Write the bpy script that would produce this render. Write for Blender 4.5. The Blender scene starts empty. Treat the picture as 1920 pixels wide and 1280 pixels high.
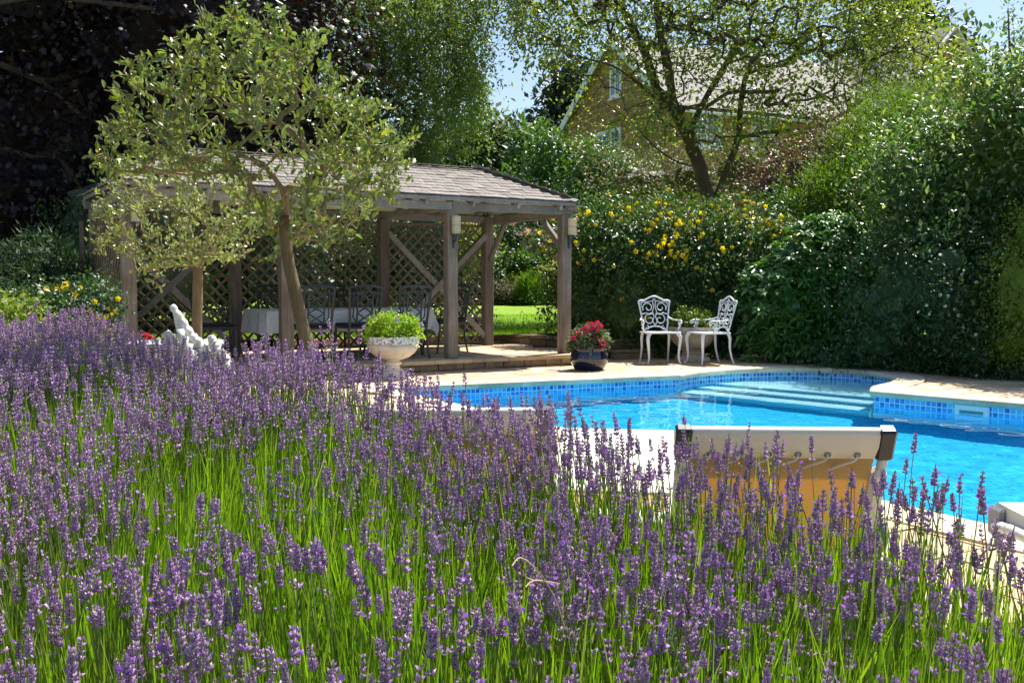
import bpy, math, random
import numpy as np
from mathutils import Vector, Matrix, geometry

rng = np.random.default_rng(11)
random.seed(11)
S = bpy.context.scene
C = S.collection
R = math.radians
PI = math.pi

# ------------------------------------------------------------------ camera, sky, sun, exposure
FPX = 1866.7                      # focal length in photo pixels (35 mm on a 36 mm sensor)
CAM_H = 1.15
PITCH = math.atan(110 / FPX)
cam = bpy.data.objects.new('camera', bpy.data.cameras.new('camera'))
C.objects.link(cam)
cam.location = (0, 0, CAM_H)
cam.rotation_euler = (PI / 2 - PITCH, 0, 0)
cam.data.sensor_width = 36
cam.data.lens = 35.0
cam.data.clip_start = 0.05
cam.data.clip_end = 600
S.camera = cam

SUN_DIR = Vector((0.36, 0.42, 0.98)).normalized()      # towards the sun: ahead of the camera, to the right, high
world = bpy.data.worlds.new('World')
S.world = world
world.use_nodes = True
_bg = world.node_tree.nodes['Background']
_sky = world.node_tree.nodes.new('ShaderNodeTexSky')
_sky.sky_type = 'NISHITA'
_sky.sun_disc = False
_sky.sun_elevation = math.asin(SUN_DIR.z)
_sky.sun_rotation = math.atan2(SUN_DIR.x, SUN_DIR.y)
_sky.air_density = 1.0
_sky.dust_density = 1.0
_sky.ozone_density = 1.6
world.node_tree.links.new(_sky.outputs[0], _bg.inputs[0])
_bg.inputs[1].default_value = 0.085
sun = bpy.data.lights.new('sun', 'SUN')
sun.energy = 5.0
sun.angle = R(0.53)
sun.color = (1.0, 0.95, 0.86)
sun.cycles.is_caustics_light = True
sun_o = bpy.data.objects.new('sun', sun)
C.objects.link(sun_o)
sun_o.location = (10, 12, 30)
sun_o.rotation_euler = SUN_DIR.to_track_quat('Z', 'Y').to_euler()
S.view_settings.view_transform = 'Standard'
S.view_settings.look = 'None'
S.view_settings.gamma = 1.0
S.view_settings.exposure = 1.02
S.view_settings.use_curve_mapping = False
S.cycles.max_bounces = 8
S.cycles.transparent_max_bounces = 12
S.cycles.use_denoising = True
S.cycles.denoiser = 'OPENIMAGEDENOISE'
S.cycles.denoising_input_passes = 'RGB_ALBEDO_NORMAL'
S.cycles.denoising_prefilter = 'NONE'
S.cycles.sample_clamp_indirect = 6.0
S.cycles.blur_glossy = 0.3

# ------------------------------------------------------------------ measuring helpers
_fw = np.array([0, math.cos(PITCH), -math.sin(PITCH)])
_up = np.array([0, math.sin(PITCH), math.cos(PITCH)])
_rt = np.array([1.0, 0, 0])

def ray(px, py):
    return _fw + _rt * (px - 960) / FPX + _up * (640 - py) / FPX

def G(px, py, z=0.0):             # the point at height z seen at a photo pixel
    r = ray(px, py)
    return np.array([0, 0, CAM_H]) + r * ((z - CAM_H) / r[2])

def at(px, py, Y):                # the point at distance Y seen at a photo pixel
    r = ray(px, py)
    return np.array([0, 0, CAM_H]) + r * (Y / r[1])

# ------------------------------------------------------------------ mesh helpers
class MB:
    def __init__(self):
        self.v = []; self.lv = []; self.lt = []; self.mi = []; self.n = 0
    def add(self, V, F, m=0):
        V = np.asarray(V, dtype=np.float64).reshape(-1, 3)
        if isinstance(F, np.ndarray):
            self.lv.append((F + self.n).reshape(-1))
            self.lt.append(np.full(len(F), F.shape[1], dtype=np.int32))
            mm = m if isinstance(m, np.ndarray) else np.full(len(F), m, dtype=np.int32)
            self.mi.append(mm)
        else:
            self.lv.append(np.array([i + self.n for f in F for i in f], dtype=np.int64))
            self.lt.append(np.array([len(f) for f in F], dtype=np.int32))
            self.mi.append(np.full(len(F), m, dtype=np.int32))
        self.v.append(V); self.n += len(V)
        return self
    def mesh(self, name, mats, smooth=False, uv=None):
        me = bpy.data.meshes.new(name)
        V = np.concatenate(self.v) if self.v else np.zeros((0, 3))
        lv = np.concatenate(self.lv).astype(np.int32); lt = np.concatenate(self.lt)
        me.vertices.add(len(V)); me.vertices.foreach_set('co', V.astype(np.float32).ravel())
        me.loops.add(len(lv)); me.loops.foreach_set('vertex_index', lv)
        me.polygons.add(len(lt))
        ls = np.zeros(len(lt), dtype=np.int32); ls[1:] = np.cumsum(lt)[:-1]
        me.polygons.foreach_set('loop_start', ls); me.polygons.foreach_set('loop_total', lt)
        me.polygons.foreach_set('material_index', np.concatenate(self.mi).astype(np.int32))
        me.polygons.foreach_set('use_smooth', np.full(len(lt), bool(smooth)))
        if not isinstance(mats, (list, tuple)): mats = [mats]
        for m in mats: me.materials.append(m)
        if uv is not None:
            l = me.uv_layers.new(name='UVMap'); l.data.foreach_set('uv', np.asarray(uv, dtype=np.float32).ravel())
        me.update(calc_edges=True)
        me.validate()
        return me
    def build(self, name, mats, parent=None, smooth=False, uv=None, local=False, kind=None):
        o = bpy.data.objects.new(name, self.mesh(name, mats, smooth, uv))
        C.objects.link(o)
        if parent is not None: attach(o, parent, local)
        if kind: o['kind'] = kind
        return o

def wmat(o):
    M = o.matrix_basis.copy()
    return wmat(o.parent) @ o.matrix_parent_inverse @ M if o.parent else M

def attach(o, parent, local=False):
    o.parent = parent
    if not local:                  # the part is written in world coordinates
        o.matrix_parent_inverse = wmat(parent).inverted()

def thing(name, label, cat, loc=(0, 0, 0), rz=0.0, group=None):
    o = bpy.data.objects.new(name, None)
    C.objects.link(o)
    o.empty_display_size = 0.1
    o.location = tuple(float(c) for c in loc); o.rotation_euler = (0, 0, rz)
    o['label'] = label; o['category'] = cat
    if group: o['group'] = group
    return o

def tag(o, label, cat, group=None):
    o['label'] = label; o['category'] = cat
    if group: o['group'] = group
    return o

def struct_root(name, loc=(0, 0, 0)):
    o = bpy.data.objects.new(name, None); C.objects.link(o); o.location = loc; o['kind'] = 'structure'
    return o

def copy_tree(o, parent=None):
    c = o.copy(); C.objects.link(c)
    c.parent = parent
    if parent is not None: c.matrix_parent_inverse = o.matrix_parent_inverse.copy()
    for ch in list(o.children): copy_tree(ch, c)
    return c

BOXF = np.array([[0, 3, 2, 1], [4, 5, 6, 7], [0, 1, 5, 4], [1, 2, 6, 5], [2, 3, 7, 6], [3, 0, 4, 7]])
def box(c, s, M=None):
    x, y, z = s[0] / 2, s[1] / 2, s[2] / 2
    V = np.array([[-x, -y, -z], [x, -y, -z], [x, y, -z], [-x, y, -z], [-x, -y, z], [x, -y, z], [x, y, z], [-x, y, z]])
    if M is not None: V = V @ np.asarray(M).T
    return V + np.asarray(c), BOXF

def bbox_(c, s, b=0.006, M=None):        # a box with chamfered edges
    x, y, z = s[0] / 2, s[1] / 2, s[2] / 2
    V = []; 
    for sx in (-1, 1):
        for sy in (-1, 1):
            for sz in (-1, 1):
                V += [(sx * (x - b), sy * (y - b), sz * z), (sx * (x - b), sy * y, sz * (z - b)), (sx * x, sy * (y - b), sz * (z - b))]
    V = np.array(V)
    def i(sx, sy, sz, k): return ((sx > 0) * 4 + (sy > 0) * 2 + (sz > 0)) * 3 + k
    F = []
    for s1 in (-1, 1):
        F.append([i(-1, -1, s1, 0), i(1, -1, s1, 0), i(1, 1, s1, 0), i(-1, 1, s1, 0)][::s1])
        F.append([i(-1, s1, -1, 1), i(-1, s1, 1, 1), i(1, s1, 1, 1), i(1, s1, -1, 1)][::s1])
        F.append([i(s1, -1, -1, 2), i(s1, 1, -1, 2), i(s1, 1, 1, 2), i(s1, -1, 1, 2)][::s1])
        for s2 in (-1, 1):
            F.append([i(-1, s1, s2, 0), i(1, s1, s2, 0), i(1, s1, s2, 1), i(-1, s1, s2, 1)][::s1 * s2])
            F.append([i(s1, -1, s2, 2), i(s1, 1, s2, 2), i(s1, 1, s2, 0), i(s1, -1, s2, 0)][::s1 * s2])
            F.append([i(s1, s2, -1, 1), i(s1, s2, 1, 1), i(s1, s2, 1, 2), i(s1, s2, -1, 2)][::s1 * s2])
            for s3 in (-1, 1):
                F.append([i(s1, s2, s3, 0), i(s1, s2, s3, 1), i(s1, s2, s3, 2)][::s1 * s2 * s3])
    if M is not None: V = V @ np.asarray(M).T
    return V + np.asarray(c), F

def frame_of(d, up=(0, 0, 1)):
    d = np.asarray(d, float); d = d / np.linalg.norm(d)
    up = np.asarray(up, float)
    if abs(d @ up) > 0.97: up = np.array([1.0, 0, 0])
    x = np.cross(d, up); x /= np.linalg.norm(x)
    z = np.cross(x, d)
    return np.stack([x, d, z], axis=1)      # columns: side, along, up

def bar(a, b, w, h, up=(0, 0, 1)):           # a straight beam from a to b
    a = np.asarray(a, float); b = np.asarray(b, float)
    M = frame_of(b - a, up)
    return bbox_((a + b) / 2, (w, np.linalg.norm(b - a), h), min(w, h) * 0.08, M)

def tube(pts, r, n=6, cap=True, closed=False):
    P = np.asarray(pts, float); m = len(P)
    rr = np.full(m, r, float) if np.isscalar(r) else np.asarray(r, float)
    T = np.zeros_like(P)
    if closed:
        T = np.roll(P, -1, 0) - np.roll(P, 1, 0)
    else:
        T[1:-1] = P[2:] - P[:-2]; T[0] = P[1] - P[0]; T[-1] = P[-1] - P[-2]
    T /= np.maximum(np.linalg.norm(T, axis=1, keepdims=True), 1e-9)
    ref = np.array([0, 0, 1.0]) if abs(T[0][2]) < 0.9 else np.array([1.0, 0, 0])
    x = np.cross(T[0], ref); x /= np.linalg.norm(x)
    V = []
    for i in range(m):
        x = x - T[i] * (x @ T[i]); x /= max(np.linalg.norm(x), 1e-9)
        y = np.cross(T[i], x)
        for k in range(n):
            a = 2 * PI * k / n
            V.append(P[i] + rr[i] * (math.cos(a) * x + math.sin(a) * y))
    F = []
    for i in range(m if closed else m - 1):
        j = (i + 1) % m
        for k in range(n):
            l = (k + 1) % n
            F.append((i * n + k, i * n + l, j * n + l, j * n + k))
    if cap and not closed:
        F.append(tuple(range(n))[::-1]); F.append(tuple((m - 1) * n + k for k in range(n)))
    return np.array(V), F

def lathe(prof, n=32, c=(0, 0, 0), flute=None):
    V = []; F = []
    for j, (r, z) in enumerate(prof):
        for k in range(n):
            a = 2 * PI * k / n
            q = r * (1 + (flute(j, a) if flute else 0))
            V.append((c[0] + q * math.cos(a), c[1] + q * math.sin(a), c[2] + z))
    for j in range(len(prof) - 1):
        for k in range(n):
            l = (k + 1) % n
            F.append((j * n + k, j * n + l, (j + 1) * n + l, (j + 1) * n + k))
    F.append(tuple(range(n))[::-1]); F.append(tuple((len(prof) - 1) * n + k for k in range(n)))
    return np.array(V), F

def catmull(pts, n=8, closed=False):
    P = [np.asarray(p, float) for p in pts]; out = []
    m = len(P)
    for i in range(m if closed else m - 1):
        if closed: p0, p1, p2, p3 = P[i - 1], P[i], P[(i + 1) % m], P[(i + 2) % m]
        else: p0, p1, p2, p3 = P[max(i - 1, 0)], P[i], P[i + 1], P[min(i + 2, m - 1)]
        for k in range(n):
            t = k / n
            out.append(0.5 * (2 * p1 + (p2 - p0) * t + (2 * p0 - 5 * p1 + 4 * p2 - p3) * t * t + (3 * p1 - p0 - 3 * p2 + p3) * t ** 3))
    if not closed: out.append(P[-1])
    return np.array(out)

def prism(poly, z0, z1):                      # extruded plan polygon
    n = len(poly)
    V = [(p[0], p[1], z0) for p in poly] + [(p[0], p[1], z1) for p in poly]
    F = [tuple(range(n))[::-1], tuple(range(n, 2 * n))] + [(i, (i + 1) % n, n + (i + 1) % n, n + i) for i in range(n)]
    return np.array(V, float), F

# vectorised copies of a small mesh
def scat(mb, V0, F0, pos, Rm, s, m=0):
    N = len(pos)
    if N == 0: return
    V0 = np.asarray(V0, float)
    s = np.asarray(s, float)
    sv = s[:, None, None] if s.ndim == 1 else s[:, None, :]
    V = np.einsum('nij,nkj->nki', Rm, V0[None] * sv) + pos[:, None, :]
    F = (F0[None] + (np.arange(N) * len(V0))[:, None, None]).reshape(-1, F0.shape[1])
    mm = np.tile(m, N) if isinstance(m, np.ndarray) else m
    mb.add(V.reshape(-1, 3), F, mm)

def unit(a): return a / np.maximum(np.linalg.norm(a, axis=-1, keepdims=True), 1e-9)
def rnd(n, k=3): return rng.normal(size=(n, k))

def frames(d, nrm):                           # many frames: y along d, z towards nrm
    d = unit(d)
    x = np.cross(d, nrm); bad = np.linalg.norm(x, axis=1) < 1e-4
    x[bad] = np.cross(d[bad], np.array([1.0, 0.3, 0.2])); x = unit(x)
    z = np.cross(x, d)
    return np.stack([x, d, z], axis=2)

LEAF2 = (np.array([[0, 0, 0], [.28, .45, .07], [0, 1, 0], [-.28, .45, .07]]), np.array([[0, 1, 2], [0, 2, 3]]))
LEAF4 = (np.array([[0, 0, 0], [.24, .42, .07], [0, 1, -.08], [-.24, .42, .07], [0, .5, 0]]),
         np.array([[0, 1, 4], [0, 4, 3], [4, 1, 2], [3, 4, 2]]))
def leaf_shape(w=.25, curl=-.08, cup=.07):    # a rounder leaf, eight triangles
    V = np.array([[0, 0, 0], [w * .8, .25, cup * .8], [w, .55, cup], [w * .55, .85, cup * .3 + curl * .6], [0, 1, curl],
                  [-w * .55, .85, cup * .3 + curl * .6], [-w, .55, cup], [-w * .8, .25, cup * .8], [0, .5, 0]])
    F = np.array([[8, i, (i + 1) % 8] for i in range(8)])
    return V, F
BLADE = (np.array([[-.5, 0, 0], [.5, 0, 0], [.42, .5, .05], [-.42, .5, .05], [0, 1, .16]]), None)
BLADE_F = np.array([[0, 1, 2], [0, 2, 3], [3, 2, 4]])

def hnoise(P, sc, seed=0):                    # cheap smooth noise in -1..1
    P = np.asarray(P, float) * sc + seed * 7.31
    x, y, z = P[..., 0], P[..., 1], P[..., 2] if P.shape[-1] > 2 else 0 * P[..., 0]
    return (np.sin(x * 1.7 + 1.3 * np.sin(y * 1.1 + z)) + np.sin(y * 2.1 + 1.7 * np.sin(z * 1.3 + x * .7)) + np.sin(z * 1.9 + 1.1 * np.sin(x * 1.6 + y * .9))) / 3

# ------------------------------------------------------------------ materials
MATS = {}
def new_mat(name):
    m = bpy.data.materials.new(name); m.use_nodes = True
    nt = m.node_tree
    MATS[name] = m
    return m, nt, nt.nodes['Principled BSDF'], nt.nodes['Material Output']
def N_(nt, t, **kw):
    n = nt.nodes.new(t)
    for k, v in kw.items():
        if k in n.inputs: n.inputs[k].default_value = v
        else: setattr(n, k, v)
    return n
def ramp(nt, fac, stops):
    r = nt.nodes.new('ShaderNodeValToRGB')
    e = r.color_ramp.elements
    while len(e) < len(stops): e.new(0.5)
    for i, (p, c) in enumerate(stops):
        e[i].position = p; e[i].color = (*c, 1) if len(c) == 3 else c
    nt.links.new(fac, r.inputs[0])
    return r.outputs[0]
def noise(nt, scale, detail=4, rough=.55, coord=None, dist=0.0):
    n = N_(nt, 'ShaderNodeTexNoise', Scale=scale, Detail=detail, Roughness=rough, Distortion=dist)
    if coord is not None: nt.links.new(coord, n.inputs['Vector'])
    return n.outputs['Fac']
def texco(nt, which='Object', scale=None):
    t = nt.nodes.new('ShaderNodeTexCoord'); o = t.outputs[which]
    if scale:
        mp = nt.nodes.new('ShaderNodeMapping'); mp.inputs['Scale'].default_value = scale
        nt.links.new(o, mp.inputs[0]); o = mp.outputs[0]
    return o
def mixc(nt, f, a, b, mode='MIX'):
    m = nt.nodes.new('ShaderNodeMix'); m.data_type = 'RGBA'; m.blend_type = mode
    for s, v in ((m.inputs[0], f), (m.inputs[6], a), (m.inputs[7], b)):
        if hasattr(v, 'is_linked') or hasattr(v, 'links'): nt.links.new(v, s)
        elif isinstance(v, (int, float)): s.default_value = v
        else: s.default_value = (*v, 1)
    return m.outputs[2]
def bump(nt, bsdf, h, strength=.3, dist=.01):
    b = N_(nt, 'ShaderNodeBump', Strength=strength, Distance=dist)
    nt.links.new(h, b.inputs['Height']); nt.links.new(b.outputs[0], bsdf.inputs['Normal'])

def leaf_mat(name, cols, rough=.45, transl=.35, tcol=None, spec=.5, under=None):
    m, nt, b, out = new_mat(name)
    g = nt.nodes.new('ShaderNodeNewGeometry')
    n = len(cols)
    col = ramp(nt, g.outputs['Random Per Island'], [(i / max(n - 1, 1), c) for i, c in enumerate(cols)])
    if under is not None:
        col = mixc(nt, g.outputs['Backfacing'], col, under)
    nt.links.new(col, b.inputs['Base Color'])
    b.inputs['Roughness'].default_value = rough
    b.inputs['Specular IOR Level'].default_value = spec
    if transl:
        t = nt.nodes.new('ShaderNodeBsdfTranslucent')
        tc = mixc(nt, 1.0, col, tcol or (1.6, 1.7, .7), 'MULTIPLY')
        nt.links.new(tc, t.inputs[0])
        mx = nt.nodes.new('ShaderNodeMixShader'); mx.inputs[0].default_value = transl
        nt.links.new(b.outputs[0], mx.inputs[1]); nt.links.new(t.outputs[0], mx.inputs[2])
        nt.links.new(mx.outputs[0], out.inputs[0])
    return m

def plain(name, col, rough=.5, metal=0, var=.15, scale=20, bmp=0, spec=.5, coat=0):
    m, nt, b, out = new_mat(name)
    f = noise(nt, scale, 5, .6, texco(nt))
    lo = tuple(max(c * (1 - var), 0) for c in col); hi = tuple(c * (1 + var) for c in col)
    nt.links.new(ramp(nt, f, [(.3, lo), (.7, hi)]), b.inputs['Base Color'])
    b.inputs['Roughness'].default_value = rough; b.inputs['Metallic'].default_value = metal
    b.inputs['Specular IOR Level'].default_value = spec
    b.inputs['Coat Weight'].default_value = coat
    if bmp: bump(nt, b, f, bmp, .01)
    return m

def wood_mat(name, lo, hi, along=1, sc=1.0):
    m, nt, b, out = new_mat(name)
    s = [28 * sc, 28 * sc, 28 * sc]; s[along] = 1.6 * sc
    co = texco(nt, 'Object', tuple(s))
    f = noise(nt, 1.0, 6, .65, co, .6)
    oi = nt.nodes.new('ShaderNodeObjectInfo')
    g = nt.nodes.new('ShaderNodeNewGeometry')
    base = ramp(nt, f, [(.25, lo), (.75, hi)])
    tone = ramp(nt, oi.outputs['Random'], [(0, (.72, .70, .68)), (1, (1.12, 1.1, 1.08))])
    blotch = ramp(nt, noise(nt, 2.3, 4, .6, texco(nt)), [(.3, (.7, .68, .66)), (.65, (1.05, 1.05, 1.05))])
    c = mixc(nt, 1.0, mixc(nt, 1.0, base, tone, 'MULTIPLY'), blotch, 'MULTIPLY')
    nt.links.new(c, b.inputs['Base Color'])
    b.inputs['Roughness'].default_value = .8
    b.inputs['Specular IOR Level'].default_value = .25
    bump(nt, b, f, .5, .004)
    return m

def stone_mat(name, cols, sc=6, bmp=.5, dirt=(.45, .42, .36), island=False, dirt_amt=.6):
    m, nt, b, out = new_mat(name)
    co = texco(nt)
    f = noise(nt, sc, 8, .65, co); f2 = noise(nt, sc * .35, 4, .6, co); f3 = noise(nt, sc * 9, 3, .7, co)
    base = ramp(nt, f, [(.25 + .5 * i / max(len(cols) - 1, 1), c) for i, c in enumerate(cols)])
    src = nt.nodes.new('ShaderNodeNewGeometry').outputs['Random Per Island'] if island else nt.nodes.new('ShaderNodeObjectInfo').outputs['Random']
    tone = ramp(nt, src, [(0, (.80, .76, .72)), (.5, (1, .98, .95)), (1, (1.12, 1.08, 1.02))])
    c = mixc(nt, 1.0, base, tone, 'MULTIPLY')
    d = ramp(nt, f2, [(.42, (1, 1, 1)), (.75, dirt)])
    c = mixc(nt, dirt_amt, c, mixc(nt, 1.0, c, d, 'MULTIPLY'))
    sp = ramp(nt, f3, [(.3, (.75, .73, .7)), (.45, (1, 1, 1))])
    c = mixc(nt, .6, c, mixc(nt, 1.0, c, sp, 'MULTIPLY'))
    nt.links.new(c, b.inputs['Base Color'])
    b.inputs['Roughness'].default_value = .88
    b.inputs['Specular IOR Level'].default_value = .25
    bump(nt, b, f, bmp, .02)
    return m

wood = wood_mat('weathered_oak', (.15, .115, .085), (.38, .32, .27), 2)
wood_h = wood_mat('weathered_oak_rail', (.20, .17, .145), (.43, .40, .37), 1)
slat_mat = wood_mat('trellis_wood', (.16, .125, .085), (.30, .24, .17), 1)
shingle_mat = wood_mat('cedar_shingle', (.13, .115, .105), (.34, .315, .295), 1)
sand = stone_mat('sandstone_paving', [(.44, .32, .20), (.62, .49, .34), (.70, .59, .45)], 5, .35, (.5, .45, .38), dirt_amt=.8)
cope_mat = stone_mat('sandstone_coping', [(.56, .45, .32), (.70, .60, .46), (.75, .67, .53)], 4, .3, (.6, .58, .5))
block = stone_mat('walling_stone', [(.16, .12, .08), (.30, .23, .15), (.38, .30, .21)], 9, .9, (.3, .28, .25))
soil = stone_mat('garden_soil', [(.04, .028, .018), (.09, .06, .04)], 14, 1.0, (.5, .5, .5))
mortar = stone_mat('mortar_joint', [(.20, .17, .13), (.30, .26, .20)], 12, .6)
lawn_mat = None
white_iron = plain('white_painted_iron', (.72, .74, .76), .35, 0, .05, 30)
black_iron = plain('black_painted_iron', (.034, .042, .044), .42, 0, .3, 40)
# ================================================================== THE SETTING
# ---- pool outline (inner edge of the coping), measured on the patio level
alcove = catmull([(2.08, 12.38), (2.40, 12.80), (2.95, 13.18), (3.55, 13.38), (4.10, 13.34), (4.55, 13.02), (4.74, 12.50), (4.66, 11.95), (4.36, 11.42), (4.02, 11.0), (3.83, 10.54)], 3)
POOL = np.array([(4.63, .60), (2.45, 4.30), (-1.40, 10.85)] [::1])
POOL = np.concatenate([[(7.50, 6.60), (4.63, .60), (-1.40, 10.85)], alcove])      # counter-clockwise would be reversed: goes near -> left -> far -> right
if sum(POOL[i - 1][0] * POOL[i][1] - POOL[i][0] * POOL[i - 1][1] for i in range(len(POOL))) < 0: POOL = POOL[::-1].copy()

def inside(P, poly):
    P = np.atleast_2d(P); r = np.zeros(len(P), bool); n = len(poly)
    for i in range(n):
        a, b = poly[i - 1], poly[i]
        c = ((a[1] > P[:, 1]) != (b[1] > P[:, 1]))
        with np.errstate(divide='ignore', invalid='ignore'):
            x = (b[0] - a[0]) * (P[:, 1] - a[1]) / (b[1] - a[1] + 1e-12) + a[0]
        r ^= c & (P[:, 0] < x)
    return r
def pdist(P, poly):
    P = np.atleast_2d(P); d = np.full(len(P), 1e9)
    for i in range(len(poly)):
        a, b = poly[i - 1], poly[i]; ab = b - a
        t = np.clip(((P - a) @ ab) / max(ab @ ab, 1e-9), 0, 1)
        d = np.minimum(d, np.linalg.norm(P - a - t[:, None] * ab, axis=1))
    return d
def offset(poly, d):                       # move a ccw polygon outwards by d
    n = len(poly); out = []
    for i in range(n):
        a, b, c = poly[i - 1], poly[i], poly[(i + 1) % n]
        e1 = unit(b - a); e2 = unit(c - b)
        n1 = np.array([e1[1], -e1[0]]); n2 = np.array([e2[1], -e2[0]])
        q = unit(n1 + n2); out.append(b + q * d / max(q @ n1, .45))
    return np.array(out)

TH = R(31)
U = np.array([math.cos(TH), math.sin(TH), 0]); Vv = np.array([-math.sin(TH), math.cos(TH), 0])

# ---- ground: one big sheet with the pool cut out
outer = [(-260, -20), (260, -20), (260, 420), (-260, 420)]
hole = offset(POOL, .04)
tess = geometry.tessellate_polygon([[Vector((x, y, 0)) for x, y in outer], [Vector((x, y, 0)) for x, y in hole[::-1]]])
gv = [(x, y, -.03) for x, y in outer] + [(x, y, -.03) for x, y in hole[::-1]]
m, nt, b, out = new_mat('garden_ground')
nt.links.new(ramp(nt, noise(nt, 3, 8, .6, texco(nt)), [(.3, (.05, .06, .02)), (.7, (.11, .10, .05))]), b.inputs['Base Color'])
b.inputs['Roughness'].default_value = .95
g = MB().add(gv, [tuple(t) for t in tess]).build('ground', m); g['kind'] = 'structure'

# ---- pool: basin, steps, water
POOL_Z, WATER_Z = -1.25, -.14
def tile_mat(name, size, cols, grout, gw=.06):
    m, nt, b, out = new_mat(name)
    br = N_(nt, 'ShaderNodeTexBrick'); br.offset = 0; br.squash = 1
    nt.links.new(texco(nt, 'UV'), br.inputs['Vector'])
    br.inputs['Scale'].default_value = 1; br.inputs['Brick Width'].default_value = size; br.inputs['Row Height'].default_value = size
    br.inputs['Mortar Size'].default_value = size * gw; br.inputs['Mortar Smooth'].default_value = .1; br.inputs['Bias'].default_value = 0
    br.inputs['Color1'].default_value = (0, 0, 0, 1); br.inputs['Color2'].default_value = (1, 1, 1, 1); br.inputs['Mortar'].default_value = (.5, .5, .5, 1)
    col = ramp(nt, br.outputs['Color'], [(i / (len(cols) - 1), c) for i, c in enumerate(cols)])
    c = mixc(nt, br.outputs['Fac'], col, grout)
    nt.links.new(c, b.inputs['Base Color']); b.inputs['Roughness'].default_value = .25
    return m, nt, b
floor_mat, _, _ = tile_mat('pool_floor_tile', .05, [(.012, .44, .82), (.02, .54, .90), (.035, .62, .93)], (.10, .68, .94))
wall_tile, _, _ = tile_mat('pool_wall_tile', .05, [(.03, .40, .68), (.04, .46, .74), (.05, .52, .78)], (.15, .6, .8))
band_tile, _, _ = tile_mat('pool_band_mosaic', .055, [(.01, .08, .45), (.03, .22, .66), (.06, .36, .76), (.10, .48, .80)], (.40, .70, .80), .10)
step_mat = plain('pool_step_liner', (.62, .86, .92), .35, 0, .05, 8)
root_pool = struct_root('swimming_pool', (3, 8, 0))
hp = offset(POOL, .02)
n = len(hp)
t2 = geometry.tessellate_polygon([[Vector((x, y, 0)) for x, y in hp]])
fl = MB().add([(x, y, POOL_Z) for x, y in hp], [tuple(t) for t in t2])
fuv = [hp[i] for t in t2 for i in t]
pool_floor = fl.build('pool_floor', floor_mat, root_pool, uv=fuv)
def wall_strip(z0, z1, name, mat):
    mb = MB(); uv = []; s = 0
    for i in range(n):
        a, b = hp[i], hp[(i + 1) % n]; L = np.linalg.norm(b - a)
        mb.add([(a[0], a[1], z0), (b[0], b[1], z0), (b[0], b[1], z1), (a[0], a[1], z1)], [(3, 2, 1, 0)])
        uv += [(s, z1), (s + L, z1), (s + L, z0), (s, z0)]
        s += L
    return mb.build(name, mat, root_pool, uv=uv)
pw = wall_strip(POOL_Z, -.275, 'pool_wall', wall_tile)
pb = wall_strip(-.275, -.055, 'mosaic_band', band_tile)
# Roman-end steps: slices of the alcove
c0, c1 = np.array([2.08, 12.38]), np.array([3.83, 10.54])
cd = unit(c1 - c0); cn = np.array([-cd[1], cd[0]])
if cn @ (np.array([4.2, 12.6]) - c0) < 0: cn = -cn
def clip(poly, p, nrm):
    o = []
    for i in range(len(poly)):
        a, b = poly[i - 1], poly[i]; da, db = (a - p) @ nrm, (b - p) @ nrm
        if (da >= 0) != (db >= 0): o.append(a + (b - a) * da / (da - db))
        if db >= 0: o.append(b)
    return o
recv = [pool_floor, pw, pb]
for k, (off, zt) in enumerate([(.85, -.32), (.50, -.54), (.12, -.78)]):
    poly = clip(list(alcove), c0 + cn * off, cn)
    # bow the front edge out towards the pool
    q = np.array(poly); zlo = POOL_Z if k == 2 else [-.54, -.78, 0][k]
    mid = q.mean(0)
    tt = geometry.tessellate_polygon([[Vector((x, y, 0)) for x, y in q]])
    mb = MB().add(*prism([mid + (p - mid) * .998 for p in q], POOL_Z + .002 * (k + 1), zt))
    st = mb.build('pool_step', step_mat, root_pool); recv.append(st)
    front = [p for p in q if abs((p - c0 - cn * off) @ cn) < 1e-6]
    if len(front) >= 2:
        a, b = front[0], front[-1]
        nb = MB().add(*bar((*(a - cn * .03), zt - .014), (*(b - cn * .03), zt - .014), .06, .03)); no = nb.build('step_nosing', step_mat, st); recv.append(no)
# skimmer in the right wall
sa = G(1838, 757, -.06)[:2]; tdir = unit(np.array([7.5, 6.6]) - np.array([3.83, 10.54])); tin = np.array([-tdir[1], tdir[0]])
if tin @ (np.array([3, 8]) - sa) < 0: tin = -tin
sp = np.array([3.83, 10.54]) + tdir * ((sa - np.array([3.83, 10.54])) @ tdir)
white_plastic = plain('white_plastic', (.7, .74, .74), .35, 0, .04)
M3 = np.stack([np.append(tdir, 0), np.append(tin, 0), [0, 0, 1]], axis=1)
sk = MB().add(*bbox_((*(sp + tin * -.003), -.155), (.34, .03, .19), .006, M3)).build('skimmer', white_plastic, root_pool)
MB().add(*box((*(sp + tin * .013), -.135), (.23, .006, .045), M3)).build('skimmer_slot', plain('skimmer_dark', (.12, .22, .22), .5), sk)
for o in recv: o.cycles.is_caustics_receiver = True
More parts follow.
